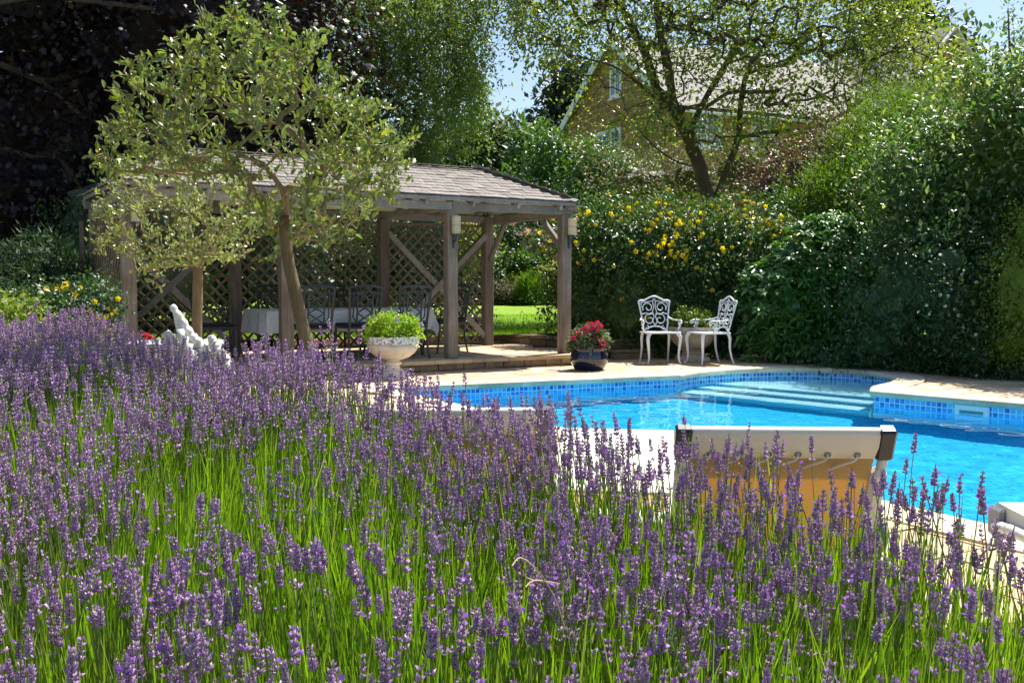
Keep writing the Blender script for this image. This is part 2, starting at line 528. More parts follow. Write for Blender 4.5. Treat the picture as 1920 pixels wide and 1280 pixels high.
# water: a fine rippled sheet (real waves, so the light refracts through it)
step = .045
xs = np.arange(-1.6, 7.7, step); ys = np.arange(.5, 13.6, step)
gx, gy = np.meshgrid(xs, ys); P = np.stack([gx.ravel(), gy.ravel()], 1)
keep = inside(P, offset(POOL, .05))
idx = -np.ones(len(P), int); idx[keep] = np.arange(keep.sum())
K = P[keep]
def wave(P):
    x, y = P[:, 0], P[:, 1]
    w = 0
    for k in range(12):
        a = .5 + k * 2.399; f = 6.0 + 2.9 * k; w = w + np.sin(f * (x * math.cos(a) + y * math.sin(a)) + k * 1.7 + .8 * np.sin(1.3 * x + k) + .7 * np.sin(1.1 * y - k)) * (1.3 / f)
    return w
amp = .0058 * (1 + .5 * np.sin(K[:, 0] * .9 + 1) * np.sin(K[:, 1] * .7))
wz = WATER_Z + amp * wave(K)
ny, nx = gx.shape
ii = idx.reshape(ny, nx)
q = np.stack([ii[:-1, :-1], ii[:-1, 1:], ii[1:, 1:], ii[1:, :-1]], -1).reshape(-1, 4)
q = q[(q >= 0).all(1)]
m, nt, b, out = new_mat('pool_water'); nt.nodes.remove(b)
gl = N_(nt, 'ShaderNodeBsdfGlass', IOR=1.33, Roughness=0.0); gl.inputs['Color'].default_value = (.84, .98, 1.0, 1)
nt.links.new(gl.outputs[0], out.inputs[0])
water = MB().add(np.column_stack([K, wz]), q).build('pool_water', m, None, smooth=True)
water['kind'] = 'structure'
water.cycles.is_caustics_caster = True

# ---- patio slabs and coping stones
patio = struct_root('patio', (2, 12, 0))
pm = MB()
tess = geometry.tessellate_polygon([[Vector(p) for p in ((-9, 1, 0), (9, 1, 0), (12, 16.5, 0), (-9, 16.5, 0))], [Vector((x, y, 0)) for x, y in offset(POOL, .05)[::-1]]])
pv = [(-9, 1, -.012), (9, 1, -.012), (12, 16.5, -.012), (-9, 16.5, -.012)] + [(x, y, -.012) for x, y in offset(POOL, .05)[::-1]]
bed = pm.add(pv, [tuple(t) for t in tess]).build('bedding', mortar, patio)
O2 = offset(POOL, .30)
slabs = []
sw, sh = .56, .38
org = np.array([2.0, 12.0])
u2, v2 = U[:2], Vv[:2]
for j in range(-36, 16):
    for i in range(-26, 26):
        c = org + u2 * ((i + .5 * (j % 2)) * sw) + v2 * (j * sh)
        if not (-4 < c[0] < 9.5 and 1.0 < c[1] < 15.6): continue
        slabs.append(c)
slabs = np.array(slabs)
ins = inside(slabs, POOL); dist = pdist(slabs, POOL)
okm = (~ins) & (dist > .05)
slabs, dist = slabs[okm], dist[okm]
# in the picture: behind the pool, and along its near left side
vis = ((slabs[:, 1] > 10.9) & (slabs[:, 0] > -2.2) & (dist < 2.2)) | ((slabs[:, 1] < 6.2) & (slabs[:, 0] > .9))
order = np.argsort(~vis, kind='stable')
rest = MB(); cnt = 0
for oi in order:
    c = slabs[oi]
    g_ = .008
    quad = [c + u2 * sx * (sw / 2 - g_) + v2 * sy * (sh / 2 - g_) for sx, sy in ((-1, -1), (1, -1), (1, 1), (-1, 1))]
    for i in range(len(POOL)):                       # trim against the coping
        a, b = POOL[i - 1], POOL[i]; e = unit(b - a); nr = np.array([e[1], -e[0]])
        mid = np.mean(quad, 0)
        if len(quad) < 3: break
        t = (mid - a) @ e
        if -.2 < t < np.linalg.norm(b - a) + .2 and abs((mid - a) @ nr) < .7:
            quad = clip(quad, a + nr * .29, nr)
    if len(quad) < 3: continue
    dz = rng.uniform(-.003, .003)
    V, F = prism(quad, -.04, dz)
    mb = MB().add(V, F)
    if vis[oi] and cnt < 280:
        mb.build('paving_slab', sand, patio); cnt += 1
    else:
        rest.add(V, F)
rest.build('paving', stone_mat('sandstone_paving_far', [(.44, .32, .20), (.62, .49, .34), (.70, .59, .45)], 5, .35, (.5, .45, .38), island=True), patio, kind='stuff')
coping = struct_root('pool_coping', (2, 11, 0))
# walk round the outline and lay stones of about half a metre
L = np.linalg.norm(np.roll(POOL, -1, 0) - POOL, axis=1); per = L.sum(); cum = np.concatenate([[0], np.cumsum(L)])
inn, outn = offset(POOL, -.028), offset(POOL, .305)
def along(poly, s):
    i = min(np.searchsorted(cum, s, 'right') - 1, len(POOL) - 1); t = (s - cum[i]) / L[i]
    return poly[i] * (1 - t) + poly[(i + 1) % len(poly)] * t
brk = []
corners = [k for k in range(len(POOL)) if np.arccos(np.clip(unit(POOL[k] - POOL[k - 1]) @ unit(POOL[(k + 1) % len(POOL)] - POOL[k]), -1, 1)) > .5]
marks = sorted([cum[k] for k in corners])
for k in range(len(marks)):
    a, b = marks[k], marks[(k + 1) % len(marks)]
    if b <= a: b += per
    nn = max(1, round((b - a) / .52))
    brk += [(a + (b - a) * q / nn, a + (b - a) * (q + 1) / nn) for q in range(nn)]
for s0, s1 in brk:
    ss = np.linspace(s0 + .003, s1 - .003, 4) % per
    I = [along(inn, s) for s in ss]; O = [along(outn, s) for s in ss]
    dz = .010 + rng.uniform(-.002, .002)
    rows = []
    for p, q_ in zip(I, O):
        d = unit(p - q_)
        rows.append([(*q_, -.05), (*q_, dz), (*(p - d * .022), dz), (*(p - d * .006), dz - .008), (*p, dz - .026), (*(p - d * .006), dz - .05), (*(p - d * .02), -.058)])
    V = np.array(rows).reshape(-1, 3); k = 7; F = []
    for r_ in range(3):
        for c_ in range(k):
            d_ = (c_ + 1) % k
            F.append((r_ * k + c_, (r_ + 1) * k + c_, (r_ + 1) * k + d_, r_ * k + d_))
    F += [tuple(range(k)), tuple(3 * k + c_ for c_ in range(k))[::-1]]
    MB().add(V, F).build('coping_stone', cope_mat, coping)

# ---- lawn beyond the pavilion, rising gently
m, nt, b, out = new_mat('mown_grass')
co = texco(nt)
f = noise(nt, 60, 6, .7, co); f2 = noise(nt, 1.1, 3, .5, co)
c = mixc(nt, .5, ramp(nt, f, [(.3, (.12, .23, .008)), (.7, (.25, .40, .02))]), ramp(nt, f2, [(.35, (.14, .27, .01)), (.65, (.24, .38, .015))]))
nt.links.new(c, b.inputs['Base Color']); b.inputs['Roughness'].default_value = .7; b.inputs['Specular IOR Level'].default_value = .2
bump(nt, b, f, 1.0, .03)
lawn_mat = m
def lawn_z(x, y): return .30 + np.clip((y - 16) / 17, 0, 1.4) * .22 + .02 * np.sin(x * .7 + y * .4)
RRB = np.array([-.44, 15.95])                          # where the retaining wall runs
xs = np.linspace(-30, 12, 70); ys = np.linspace(0, 1, 50)
V = []
def lawn_edge(x): return 16.15 + .33 * np.clip(x + .44, -12, .9)
for t in ys:
    for x in xs:
        y0 = lawn_edge(x); y = y0 + (40 - y0) * t ** 1.5
        V.append((x, y, lawn_z(x, y)))
nx = len(xs)
F = np.array([[j * nx + i, j * nx + i + 1, (j + 1) * nx + i + 1, (j + 1) * nx + i] for j in range(len(ys) - 1) for i in range(nx - 1)])
lw = MB().add(V, F).build('lawn', lawn_mat, smooth=True); lw['kind'] = 'structure'
# short blades on the near edge of the lawn
nb = 16000
bx = rng.uniform(-5, 2.2, nb); by = lawn_edge(bx) + rng.uniform(0, 1, nb) ** 2 * 7
pos = np.stack([bx, by, lawn_z(bx, by)], 1)
gm = leaf_mat('grass_blade', [(.14, .27, .01), (.2, .36, .02), (.26, .42, .03)], .6, .4, (1.2, 1.3, .5), .2)
mb = MB()
d = unit(rnd(nb) * .35 + np.array([0, 0, 1]))
scat(mb, BLADE[0], BLADE_F, pos, frames(d, rnd(nb)), np.stack([np.full(nb, .012), rng.uniform(.03, .07, nb), np.full(nb, .05)], 1))
gb = mb.build('grass', gm); gb['kind'] = 'stuff'; tag(gb, 'short bright green grass blades of the mown lawn', 'grass')
# ================================================================== PAVILION
FR = np.array([.74, 14.13, 0.0])
DZ = .15
PD = 2.2                                           # depth between the post rows
TT = [0, 1.81, 4.05, 5.85]
def W(t, s, z): return FR - t * U + s * Vv + np.array([0, 0, z])
M_uv = np.stack([U, Vv, [0, 0, 1]], axis=1)

# ---- raised stone deck with its riser
deck = struct_root('deck', W(3, 1, 0))
MB().add(*prism([W(-.5, -.24, 0)[:2], W(6.3, -.24, 0)[:2], W(6.3, PD + .3, 0)[:2], W(-.5, PD + .3, 0)[:2]][::-1], -.03, DZ - .045)).build('deck_core', mortar, deck)
k = 0
sl = .55
for i in range(13):
    for j in range(6):
        t0 = -.55 + i * sl + (.27 if j % 2 else 0); s0 = -.30 + j * .5
        t1 = min(t0 + sl - .006, 6.3); s1 = s0 + .494
        if t0 > 6.2: continue
        z = DZ + rng.uniform(-.0025, .0025)
        MB().add(*prism([W(t1, s0, 0)[:2], W(t0, s0, 0)[:2], W(t0, s1, 0)[:2], W(t1, s1, 0)[:2]], DZ - .045, z)).build('deck_slab', sand, deck)
t = -.5
while t < 6.3:                                      # riser stones, front and right end
    w_ = rng.uniform(.26, .42)
    MB().add(*bbox_(W(t + w_ / 2, -.235 + rng.uniform(-.006, .006), .068), (w_ - .012, .06, .088), .007, M_uv)).build('riser_stone', block, deck)
    t += w_
t = -.5
while t < 6.3:
    w_ = rng.uniform(.3, .5)
    MB().add(*bbox_(W(t + w_ / 2, -.225, .007), (w_ - .01, .06, .028), .004, M_uv)).build('footing_stone', block, deck)
    t += w_
t = -.2
while t < PD + .2:
    w_ = rng.uniform(.26, .4)
    MB().add(*bbox_(W(-.5, t + w_ / 2, .055), (.05, w_ - .012, .085), .007, M_uv)).build('riser_stone', block, deck)
    t += w_

pav = thing('garden_pavilion', 'open oak pavilion with shingled hip roof and trellis walls on a stone deck', 'pavilion', W(2.9, 1.1, DZ))
# posts
for i, t in enumerate(TT):
    for s in (0, PD):
        V, F = bbox_(W(t, s, DZ + .98), (.15, .15, 1.96), .012, M_uv)
        MB().add(V, F).build('post', wood, pav)
BZ = 2.155                                         # beam centre height
def part(name, mat, *pieces, parent=pav):
    mb = MB()
    for V, F in pieces: mb.add(V, F)
    return mb.build(name, mat, parent)
for a, b in zip(TT[:-1], TT[1:]):
    e0 = -.09 if a == 0 else .002; e1 = .13 if b == TT[-1] else -.002
    part('beam', wood_h, bar(W(b + e1, -.03, BZ), W(a + e0, -.03, BZ), .07, .105))
    part('beam', wood_h, bar(W(b + e1, PD + .03, BZ), W(a + e0, PD + .03, BZ), .07, .105))
for t in (TT[0], TT[-1]):
    part('beam', wood_h, bar(W(t + .02, .01, BZ - .03), W(t + .02, PD - .01, BZ - .03), .07, .12))
for t in (TT[1], TT[2]):
    part('tie_beam', wood_h, bar(W(t, .01, BZ - .002), W(t, PD - .01, BZ - .002), .06, .09))
# knee braces on the ends, and at the front right
for t in (TT[0], TT[-1]):
    part('knee_brace', wood_h, bar(W(t, .07, 1.66), W(t, .60, 2.08), .06, .08))
    part('knee_brace', wood_h, bar(W(t, PD - .07, 1.50), W(t, PD - .55, 2.08), .06, .08))
# crossed braces on the rear wall and the left end
for a, b in ((TT[0], TT[1]), (TT[2], TT[3])):
    part('cross_brace', wood_h, bar(W(a + .07, PD - .03, .30), W(b - .07, PD - .03, 1.90), .04, .085))
    part('cross_brace', wood_h, bar(W(b - .07, PD - .075, .30), W(a + .07, PD - .075, 1.90), .04, .085))
part('cross_brace', wood_h, bar(W(TT[3] + .02, .1, .35), W(TT[3] + .02, PD - .1, 1.9), .04, .085))
# trellis slats: each a lath of its own
unit_box = MB().add(*bbox_((0, 0, 0), (1, 1, 1), .06)).mesh('lath', slat_mat)
lath_long = {}
def lath(a, b, wd=.034, th=.012, nrm=(0, 0, 1)):
    a = np.asarray(a); b = np.asarray(b); Lh = np.linalg.norm(b - a)
    key = round(Lh / .1)
    if key not in lath_long:
        lath_long[key] = MB().add(*bbox_((0, 0, 0), (wd, 1.0 * max(key, 1) * .1, th), .003)).mesh('lath', slat_mat)
    o = bpy.data.objects.new('trellis_slat', lath_long[key]); C.objects.link(o)
    fr = frame_of(b - a, nrm)
    M = Matrix(fr.tolist()).to_4x4(); M.translation = (a + b) / 2
    attach(o, pav); o.matrix_basis = M @ Matrix.Diagonal((1, Lh / (max(key, 1) * .1), 1, 1))
def trellis(org, du, w, z0, z1, nrm, gap=.168):
    for sgn, off in ((1, 0), (-1, .014)):
        c = -(z1 - z0) + gap / 2
        while c < w:
            # line  x - sgn*(z) = const
            if sgn > 0: p = [(max(c, 0), max(-c, 0)), (min(w, c + z1 - z0), min(z1 - z0, w - c))]
            else: p = [(max(c, 0), min(z1 - z0, c + z1 - z0)), (min(w, c + z1 - z0), max(0, c + z1 - z0 - w))]
            (x0, h0), (x1, h1) = p
            if x1 - x0 > .04:
                a = org + du * x0 + np.array([0, 0, z0 + h0]) + np.asarray(nrm) * off
                b = org + du * x1 + np.array([0, 0, z0 + h1]) + np.asarray(nrm) * off
                lath(a, b, nrm=nrm)
            c += gap
for a, b in zip(TT[:-1], TT[1:]):
    o_ = W(b - .075, PD + .03, 0); wdt = b - a - .15
    trellis(o_, U, wdt, .22, 2.03, Vv)
    for zz in (.2, 2.05): part('trellis_rail', slat_mat, bar(W(b - .075, PD + .04, zz), W(a + .075, PD + .04, zz), .03, .04))
trellis(W(TT[3] + .06, .075, 0), Vv, PD - .15, .22, 2.0, -U)
part('side_board', wood, bbox_(W(TT[3] + .16, PD + .1, 1.05), (.05, .04, 1.8), .005, M_uv))
# rafters, white lining, boards
EZ, RZ_ = 2.275, 2.78
e_t0, e_t1, e_s0, e_s1 = -.10, 5.96, -.17, PD + .2
r_t0, r_t1, r_s = .72, 5.1, 1.1
lining = plain('white_lining', (.62, .61, .58), .7, 0, .06, 5)
E4 = [W(e_t0, e_s0, EZ), W(e_t1, e_s0, EZ), W(e_t1, e_s1, EZ), W(e_t0, e_s1, EZ)]
R2 = [W(r_t0, r_s, RZ_), W(r_t1, r_s, RZ_)]
def sheet(pts, dz, th, name, mat):
    P = np.array(pts) + np.array([0, 0, dz]); k = len(P)
    MB().add(np.concatenate([P, P + np.array([0, 0, th])]), [tuple(range(k))[::-1], tuple(range(k, 2 * k))] + [(i, (i + 1) % k, k + (i + 1) % k, k + i) for i in range(k)]).build(name, mat, pav)
faces = [[E4[1], E4[0], R2[0], R2[1]], [E4[0], E4[3], R2[0]], [E4[3], E4[2], R2[1], R2[0]], [E4[2], E4[1], R2[1]]]
def shrink(f, k=.985):
    c = np.mean(f, 0); return [c + (p - c) * k for p in f]
for f_ in faces:
    sheet(shrink(f_, .99), -.035, .022, 'roof_board', wood_h)
    sheet(shrink(f_, .97), -.047, .008, 'ceiling_lining', lining)
for i in range(9):
    t = .15 + i * .69
    for s0, sgn in ((e_s0 + .02, 1), (e_s1 - .02, -1)):
        tt = min(max(t, r_t0), r_t1); frac = 1.0 if r_t0 <= t <= r_t1 else (t - e_t0) / (r_t0 - e_t0) if t < r_t0 else (e_t1 - t) / (e_t1 - r_t1)
        a = W(t, s0, EZ - .085); b_ = W(t, s0 + (r_s - s0) * frac, EZ - .085 + (RZ_ - EZ) * frac)
        part('rafter', wood_h, bar(a, b_, .045, .075))
for c_, r_ in ((0, 0), (1, 1), (2, 1), (3, 0)):
    part('hip_rafter', wood_h, bar(E4[c_] + np.array([0, 0, -.09]), R2[r_] + np.array([0, 0, -.09]), .05, .085))
for a, b_ in ((0, 1), (1, 2), (2, 3), (3, 0)):
    d_ = unit(E4[b_] - E4[a])
    part('fascia', wood_h, bar(E4[a] + d_ * .03 + np.array([0, 0, -.03]), E4[b_] - d_ * .03 + np.array([0, 0, -.03]), .022, .05))
# shingles
shm = [MB().add(*bbox_((0, 0, 0), (w_, .25, .013), .002)).mesh('shingle', shingle_mat) for w_ in (.115, .135, .155, .175)]
sh_w = [.115, .135, .155, .175]
stuff_sh = MB(); n_sh = 0
def shingle_face(f_, individually):
    global n_sh
    if len(f_) == 4: a, b_, c_, d_ = f_          # eave a->b, ridge c (above b) d (above a)
    else: a, b_, c_ = f_; d_ = c_
    e = unit(b_ - a); Lf = np.linalg.norm(b_ - a)
    nrm = unit(np.cross(b_ - a, d_ - a)); nrm = nrm if nrm[2] > 0 else -nrm
    upv = np.cross(nrm, e); upv = upv if upv[2] > 0 else -upv
    H = (d_ - a) @ upv
    x0t, x1t = (d_ - a) @ e, (c_ - a) @ e
    rows = 10; ex = H / rows
    for r_ in range(rows):
        y = r_ * ex; fr = (y + ex * .5) / H
        lo, hi = x0t * fr, Lf + (x1t - Lf) * fr
        if hi - lo < .08: continue
        x = lo - rng.uniform(0, .08)
        while x < hi - .02:
            k = rng.integers(0, 4); w_ = sh_w[k]
            cx = min(max(x + w_ / 2, lo + w_ / 2 - .03), hi - w_ / 2 + .03)
            tl = .055 + rng.uniform(-.008, .008)
            ctr = a + e * cx + upv * (y + .10 + rng.uniform(-.006, .006)) + nrm * (.012 + .004 * (k % 2))
            yv = unit(upv - nrm * tl); xv = unit(e + upv * rng.uniform(-.012, .012)); zv = np.cross(xv, yv); yv = np.cross(zv, xv)
            fm = np.stack([xv, yv, zv], 1)
            if individually and n_sh < 300 and cx + r_ * 0 > Lf * .0:
                o = bpy.data.objects.new('shingle', shm[k]); C.objects.link(o); attach(o, pav)
                M = Matrix(fm.tolist()).to_4x4(); M.translation = ctr; o.matrix_basis = M; n_sh += 1
            else:
                stuff_sh.add(*bbox_(ctr, (w_, .25, .013), .002, fm))
            x += w_ + .004
ff = faces[0]
shingle_face([ff[0], ff[1], ff[2], ff[3]] if True else ff, True)
for f_ in faces[1:]: shingle_face(f_, False)
so = stuff_sh.build('shingle_field', stone_mat('cedar_shingle_field', [(.13, .115, .105), (.24, .22, .20), (.34, .315, .295)], 20, .5, island=True), pav, kind='stuff')
def caps(a, b_, n_, nm='ridge_cap'):
    d_ = unit(b_ - a); Lc = np.linalg.norm(b_ - a) / n_
    sd = unit(np.cross(d_, [0, 0, 1])); up_ = np.cross(sd, d_)
    for i in range(n_):
        c_ = a + d_ * (i + .55) * Lc
        V = []
        tw = rng.uniform(.95, 1.05)
        for q, lift in ((-.62, .026), (.62, .010)):
            for xx, zz in ((-.10, -.030), (0, .004), (.10, -.030), (.10, -.018), (0, .017), (-.10, -.018)):
                V.append(c_ + d_ * q * Lc + sd * xx * tw + up_ * (zz + lift))
        F = [(0, 1, 7, 6), (1, 2, 8, 7), (2, 3, 9, 8), (3, 4, 10, 9), (4, 5, 11, 10), (5, 0, 6, 11), (0, 5, 4, 1), (1, 4, 3, 2), (6, 7, 10, 11), (7, 8, 9, 10)]
        MB().add(np.array(V), F).build(nm, shingle_mat, pav)
caps(E4[0], R2[0], 10, 'hip_cap'); caps(E4[1], R2[1], 10, 'hip_cap'); caps(E4[3], R2[0], 9, 'hip_cap'); caps(E4[2], R2[1], 9, 'hip_cap')
caps(R2[0], R2[1], 20)

# wall lamps on the posts
cream = leaf_mat('cream_glass', [(.78, .66, .42), (.80, .70, .47)], .4, .35, (1.0, .95, .8), .5)
def lamp(loc, label):
    t_ = thing('wall_lamp', label, 'wall lamp', loc, TH, 'candle lamps on the pavilion posts')
    MB().add(*lathe([(.002, -.115), (.058, -.115), (.060, -.11), (.060, -.002), (.0605, .0)], 20)).build('shade', cream, t_, smooth=False, local=True)
    MB().add(*lathe([(.0605, .004), (.0605, .10), (.055, .118), (.050, .121), (.046, .10), (.002, .098)], 20)).build('shade', cream, t_, local=True)
    MB().add(*lathe([(.002, 0.0005), (.0615, .0005), (.0615, .0035), (.002, .0035)], 20)).build('band', black_iron, t_, local=True)
    mb = MB().add(*lathe([(.002, -.135), (.07, -.133), (.074, -.12), (.07, -.1155), (.002, -.1155)], 18))
    mb.add(*tube([(0, 0, -.135), (0, .01, -.19), (0, .05, -.22), (0, .085, -.21)], .012, 6)).add(*bbox_((0, .082, -.15), (.035, .012, .30), .003))
    mb.build('bracket', black_iron, t_, local=True)
    return t_
lamp(W(1.81, -.165, 1.90), 'cream candle lamp on the middle front post beside the urn')
lamp(W(-.02, -.165, 1.93), 'cream candle lamp on the right corner post of the pavilion')
lamp(W(5.78, -.165, 1.93), 'cream candle lamp on the left corner post behind the small tree')

# ---- low retaining wall behind the deck, and the garden steps beside it
rw = thing('retaining_wall', 'low stone retaining wall holding the lawn behind the pavilion deck', 'wall', W(1, PD + .5, 0))
def stone_row(a, b_, z0, h, dep, parent, lo=.25, hi=.42, name='stone'):
    a = np.asarray(a, float); b_ = np.asarray(b_, float); Lw = np.linalg.norm(b_ - a); d_ = (b_ - a) / Lw; x = 0
    nn = np.array([-d_[1], d_[0], 0]); Mx = np.stack([d_, nn, [0, 0, 1]], 1)
    while x < Lw - .05:
        w_ = min(rng.uniform(lo, hi), Lw - x)
        MB().add(*bbox_(a + d_ * (x + w_ / 2) + nn * rng.uniform(-.008, .008) + np.array([0, 0, z0 + h / 2]), (w_ - .01, dep, h - .008), .009, Mx)).build(name, block, parent)
        x += w_
a_, b_ = W(3.2, PD + .55, 0), W(-.62, PD + .42, 0)
stone_row(a_, b_, .10, .105, .2, rw); stone_row(a_, b_, .205, .10, .2, rw)
stone_row(W(-.62, PD + .40, 0), W(-1.02, .55, 0), .0, .13, .22, rw); stone_row(W(-.62, PD + .40, 0), W(-1.02, .55, 0), .13, .12, .22, rw); stone_row(W(-.62, PD + .40, 0), W(-1.02, .55, 0), .25, .06, .28, rw, .4, .6, 'cap_stone')
stp = thing('garden_steps', 'three dark stone garden steps rising behind the blue pot', 'steps', W(-1.7, .6, 0))
for k_ in range(3):
    s0 = .28 + k_ * .34
    a_, b_ = W(-1.06, s0, 0), W(-2.75, s0, 0)
    stone_row(a_, b_, k_ * .145 - .01, .10, .12, stp, .35, .55, 'riser_stone')
    for q in range(3):
        ta = -1.06 - q * .565
        MB().add(*bbox_(W(ta - .28, s0 + .15, k_ * .145 + .118), (.555, .42, .045), .008, M_uv)).build('tread', block, stp)

# ================================================================== HOUSE
house_stone, nt, b, out = new_mat('ironstone')
co = texco(nt, 'UV')
br = N_(nt, 'ShaderNodeTexBrick'); nt.links.new(co, br.inputs['Vector'])
for k_, v_ in (('Scale', 1), ('Brick Width', .5), ('Row Height', .26), ('Mortar Size', .018), ('Bias', 0.0)): br.inputs[k_].default_value = v_
br.inputs['Color1'].default_value = (.25, .12, .032, 1); br.inputs['Color2'].default_value = (.42, .235, .08, 1); br.inputs['Mortar'].default_value = (.46, .34, .20, 1)
c = mixc(nt, .7, br.outputs['Color'], mixc(nt, 1.0, br.outputs['Color'], ramp(nt, noise(nt, 2.5, 6, .6, co), [(.3, (.6, .55, .5)), (.7, (1.15, 1.1, 1.0))]), 'MULTIPLY'))
nt.links.new(c, b.inputs['Base Color']); b.inputs['Roughness'].default_value = .9
bump(nt, b, br.outputs['Fac'], -.5, .02)
roof_tile, nt, b, out = new_mat('stone_roof_tile')
co = texco(nt, 'UV')
br = N_(nt, 'ShaderNodeTexBrick'); nt.links.new(co, br.inputs['Vector'])
for k_, v_ in (('Scale', 1), ('Brick Width', .3), ('Row Height', .22), ('Mortar Size', .012), ('Bias', 0.0)): br.inputs[k_].default_value = v_
br.inputs['Color1'].default_value = (.20, .18, .17, 1); br.inputs['Color2'].default_value = (.29, .26, .25, 1); br.inputs['Mortar'].default_value = (.10, .09, .085, 1)
nt.links.new(mixc(nt, .5, br.outputs['Color'], ramp(nt, noise(nt, 3, 6, .6, co), [(.3, (.15, .135, .125)), (.7, (.31, .28, .27))])), b.inputs['Base Color']); b.inputs['Roughness'].default_value = .85
bump(nt, b, br.outputs['Fac'], -.6, .03)
white_paint = plain('white_joinery_paint', (.74, .76, .78), .45, 0, .04, 12)
glass, nt, b, out = new_mat('window_glass')
b.inputs['Base Color'].default_value = (.10, .13, .16, 1); b.inputs['Roughness'].default_value = .06; b.inputs['Specular IOR Level'].default_value = .9
HC = np.array([5.98, 37.0, .3]); hg = unit(np.array([-.418, .908, 0])); hl = unit(np.array([.908, .418, 0]))
HW, HL, HE, HR = 8.8, 15.0, 7.7, 10.9
def HP(l, g_, z): return HC + hl * l + hg * g_ + np.array([0, 0, z - .3])
house = thing('stone_house', 'ironstone house with steep tiled roof and white windows behind the trees', 'house', HP(HL / 2, HW / 2, .3))
def quad_uv(mb, uvs, P):
    P = [np.asarray(p) for p in P]
    e = unit(P[1] - P[0]); n_ = unit(np.cross(P[1] - P[0], P[-1] - P[0])); f_ = np.cross(n_, e)
    mb.add(P, [tuple(range(len(P)))]); uvs += [((p - P[0]) @ e + 3.1, (p - P[0]) @ f_) for p in P]
mb = MB(); uvs = []
quad_uv(mb, uvs, [HP(0, HW, .3), HP(0, 0, .3), HP(0, 0, HE), HP(0, HW / 2, HR), HP(0, HW, HE)])
quad_uv(mb, uvs, [HP(0, 0, .3), HP(HL, 0, .3), HP(HL, 0, HE), HP(0, 0, HE)])
quad_uv(mb, uvs, [HP(HL, 0, .3), HP(HL, HW, .3), HP(HL, HW, HE), HP(HL, HW / 2, HR), HP(HL, 0, HE)])
quad_uv(mb, uvs, [HP(HL, HW, .3), HP(0, HW, .3), HP(0, HW, HE), HP(HL, HW, HE)])
mb.build('wall', house_stone, house, uv=uvs)
mb = MB(); uvs = []
sl_ = (HR - HE) / (HW / 2)
for g0, g1 in ((-.35, HW / 2), (HW + .35, HW / 2)):
    zE = HE - .35 * sl_
    P = [HP(-.25, g0, zE), HP(HL + .2, g0, zE), HP(HL + .2, g1, HR), HP(-.25, g1, HR)]
    if g0 > 1: P = [P[1], P[0], P[3], P[2]]
    quad_uv(mb, uvs, [p + np.array([0, 0, .16]) for p in P]); quad_uv(mb, uvs, [P[0], P[3], P[2], P[1]])
roof = mb.build('roof', roof_tile, house, uv=uvs)
for l_ in (-.28, HL + .22):
    for g0 in (-.42, HW + .42):
        zE = HE - .42 * sl_
        part('verge_board', white_paint, bar(HP(l_, g0, zE + .06), HP(l_, HW / 2, HR + .06), .06, .30), parent=house)
part('gutter', white_paint, bar(HP(-.2, -.38, HE - .30), HP(HL, -.38, HE - .30), .09, .08), parent=house)
# cross wing at the right end
mb = MB(); uvs = []
wl0, wl1, wE, wR_, wg = 9.6, 15.6, 8.3, 11.5, -1.0
wm = (wl0 + wl1) / 2
quad_uv(mb, uvs, [HP(wl0, wg, .3), HP(wl1, wg, .3), HP(wl1, wg, wE), HP(wm, wg, wR_), HP(wl0, wg, wE)])
quad_uv(mb, uvs, [HP(wl0, HW, .3), HP(wl0, wg, .3), HP(wl0, wg, wE), HP(wl0, HW, wE)])
quad_uv(mb, uvs, [HP(wl1, wg, .3), HP(wl1, HW, .3), HP(wl1, HW, wE), HP(wl1, wg, wE)])
mb.build('wing_wall', house_stone, house, uv=uvs)
mb = MB(); uvs = []
for l0 in (wl0 - .3, wl1 + .3):
    zE = wE - .3 * (wR_ - wE) / ((wl1 - wl0) / 2)
    quad_uv(mb, uvs, [HP(l0, wg - .2, zE + .1), HP(l0, HW, zE + .1), HP(wm, HW, wR_ + .1), HP(wm, wg - .2, wR_ + .1)])
    part('verge_board', white_paint, bar(HP(l0, wg - .25, zE), HP(wm, wg - .25, wR_), .06, .34, up=-hg), parent=house)
mb.build('wing_roof', roof_tile, house, uv=uvs)
def hwin(base, ax, nrm, w_, h_, lights, rows=3):
    base = np.asarray(base); fr_ = MB(); Mx = np.stack([ax, -nrm, [0, 0, 1]], 1)
    win = MB().add(*bbox_(base + nrm * .02, (w_ + .16, .06, h_ + .16), .01, Mx)).build('window', white_paint, house)
    lw_ = w_ / lights
    for i in range(lights):
        cx = -w_ / 2 + lw_ * (i + .5)
        for r_ in range(rows):
            for q in range(2):
                pw_, ph_ = (lw_ - .12) / 2, (h_ - .08) / rows
                pc = base + ax * (cx + (q - .5) * (pw_ + .02)) + np.array([0, 0, -h_ / 2 + .04 + ph_ * (r_ + .5)]) + nrm * .055
                MB().add(*bbox_(pc, (pw_ - .02, .012, ph_ - .03), .002, Mx)).build('pane', glass, win)
    MB().add(*bbox_(base + np.array([0, 0, -h_ / 2 - .13]) + nrm * .05, (w_ + .3, .12, .09), .01, Mx)).build('sill', white_paint, win)
hwin(HP(0, HW * .555, 6.85), -hg, -hl, 2.0, .95, 3)
hwin(HP(0, HW * .48, 9.35), -hg, -hl, .75, 1.25, 2)
hwin(HP(1.4, 0, 6.85), hl, -hg, 1.15, 1.15, 2)
hwin(HP(4.1, 0, 6.85), hl, -hg, 1.15, 1.15, 2)
hwin(HP(7.0, 0, 6.85), hl, -hg, 1.15, 1.15, 2)
hwin(HP(1.6, 0, 3.3), hl, -hg, 1.3, 1.3, 2)
hwin(HP(0, HW * .55, 3.4), -hg, -hl, 2.0, 1.2, 3)
hwin(HP(wm, wg, 6.6), hl, -hg, 1.4, 1.2, 3)
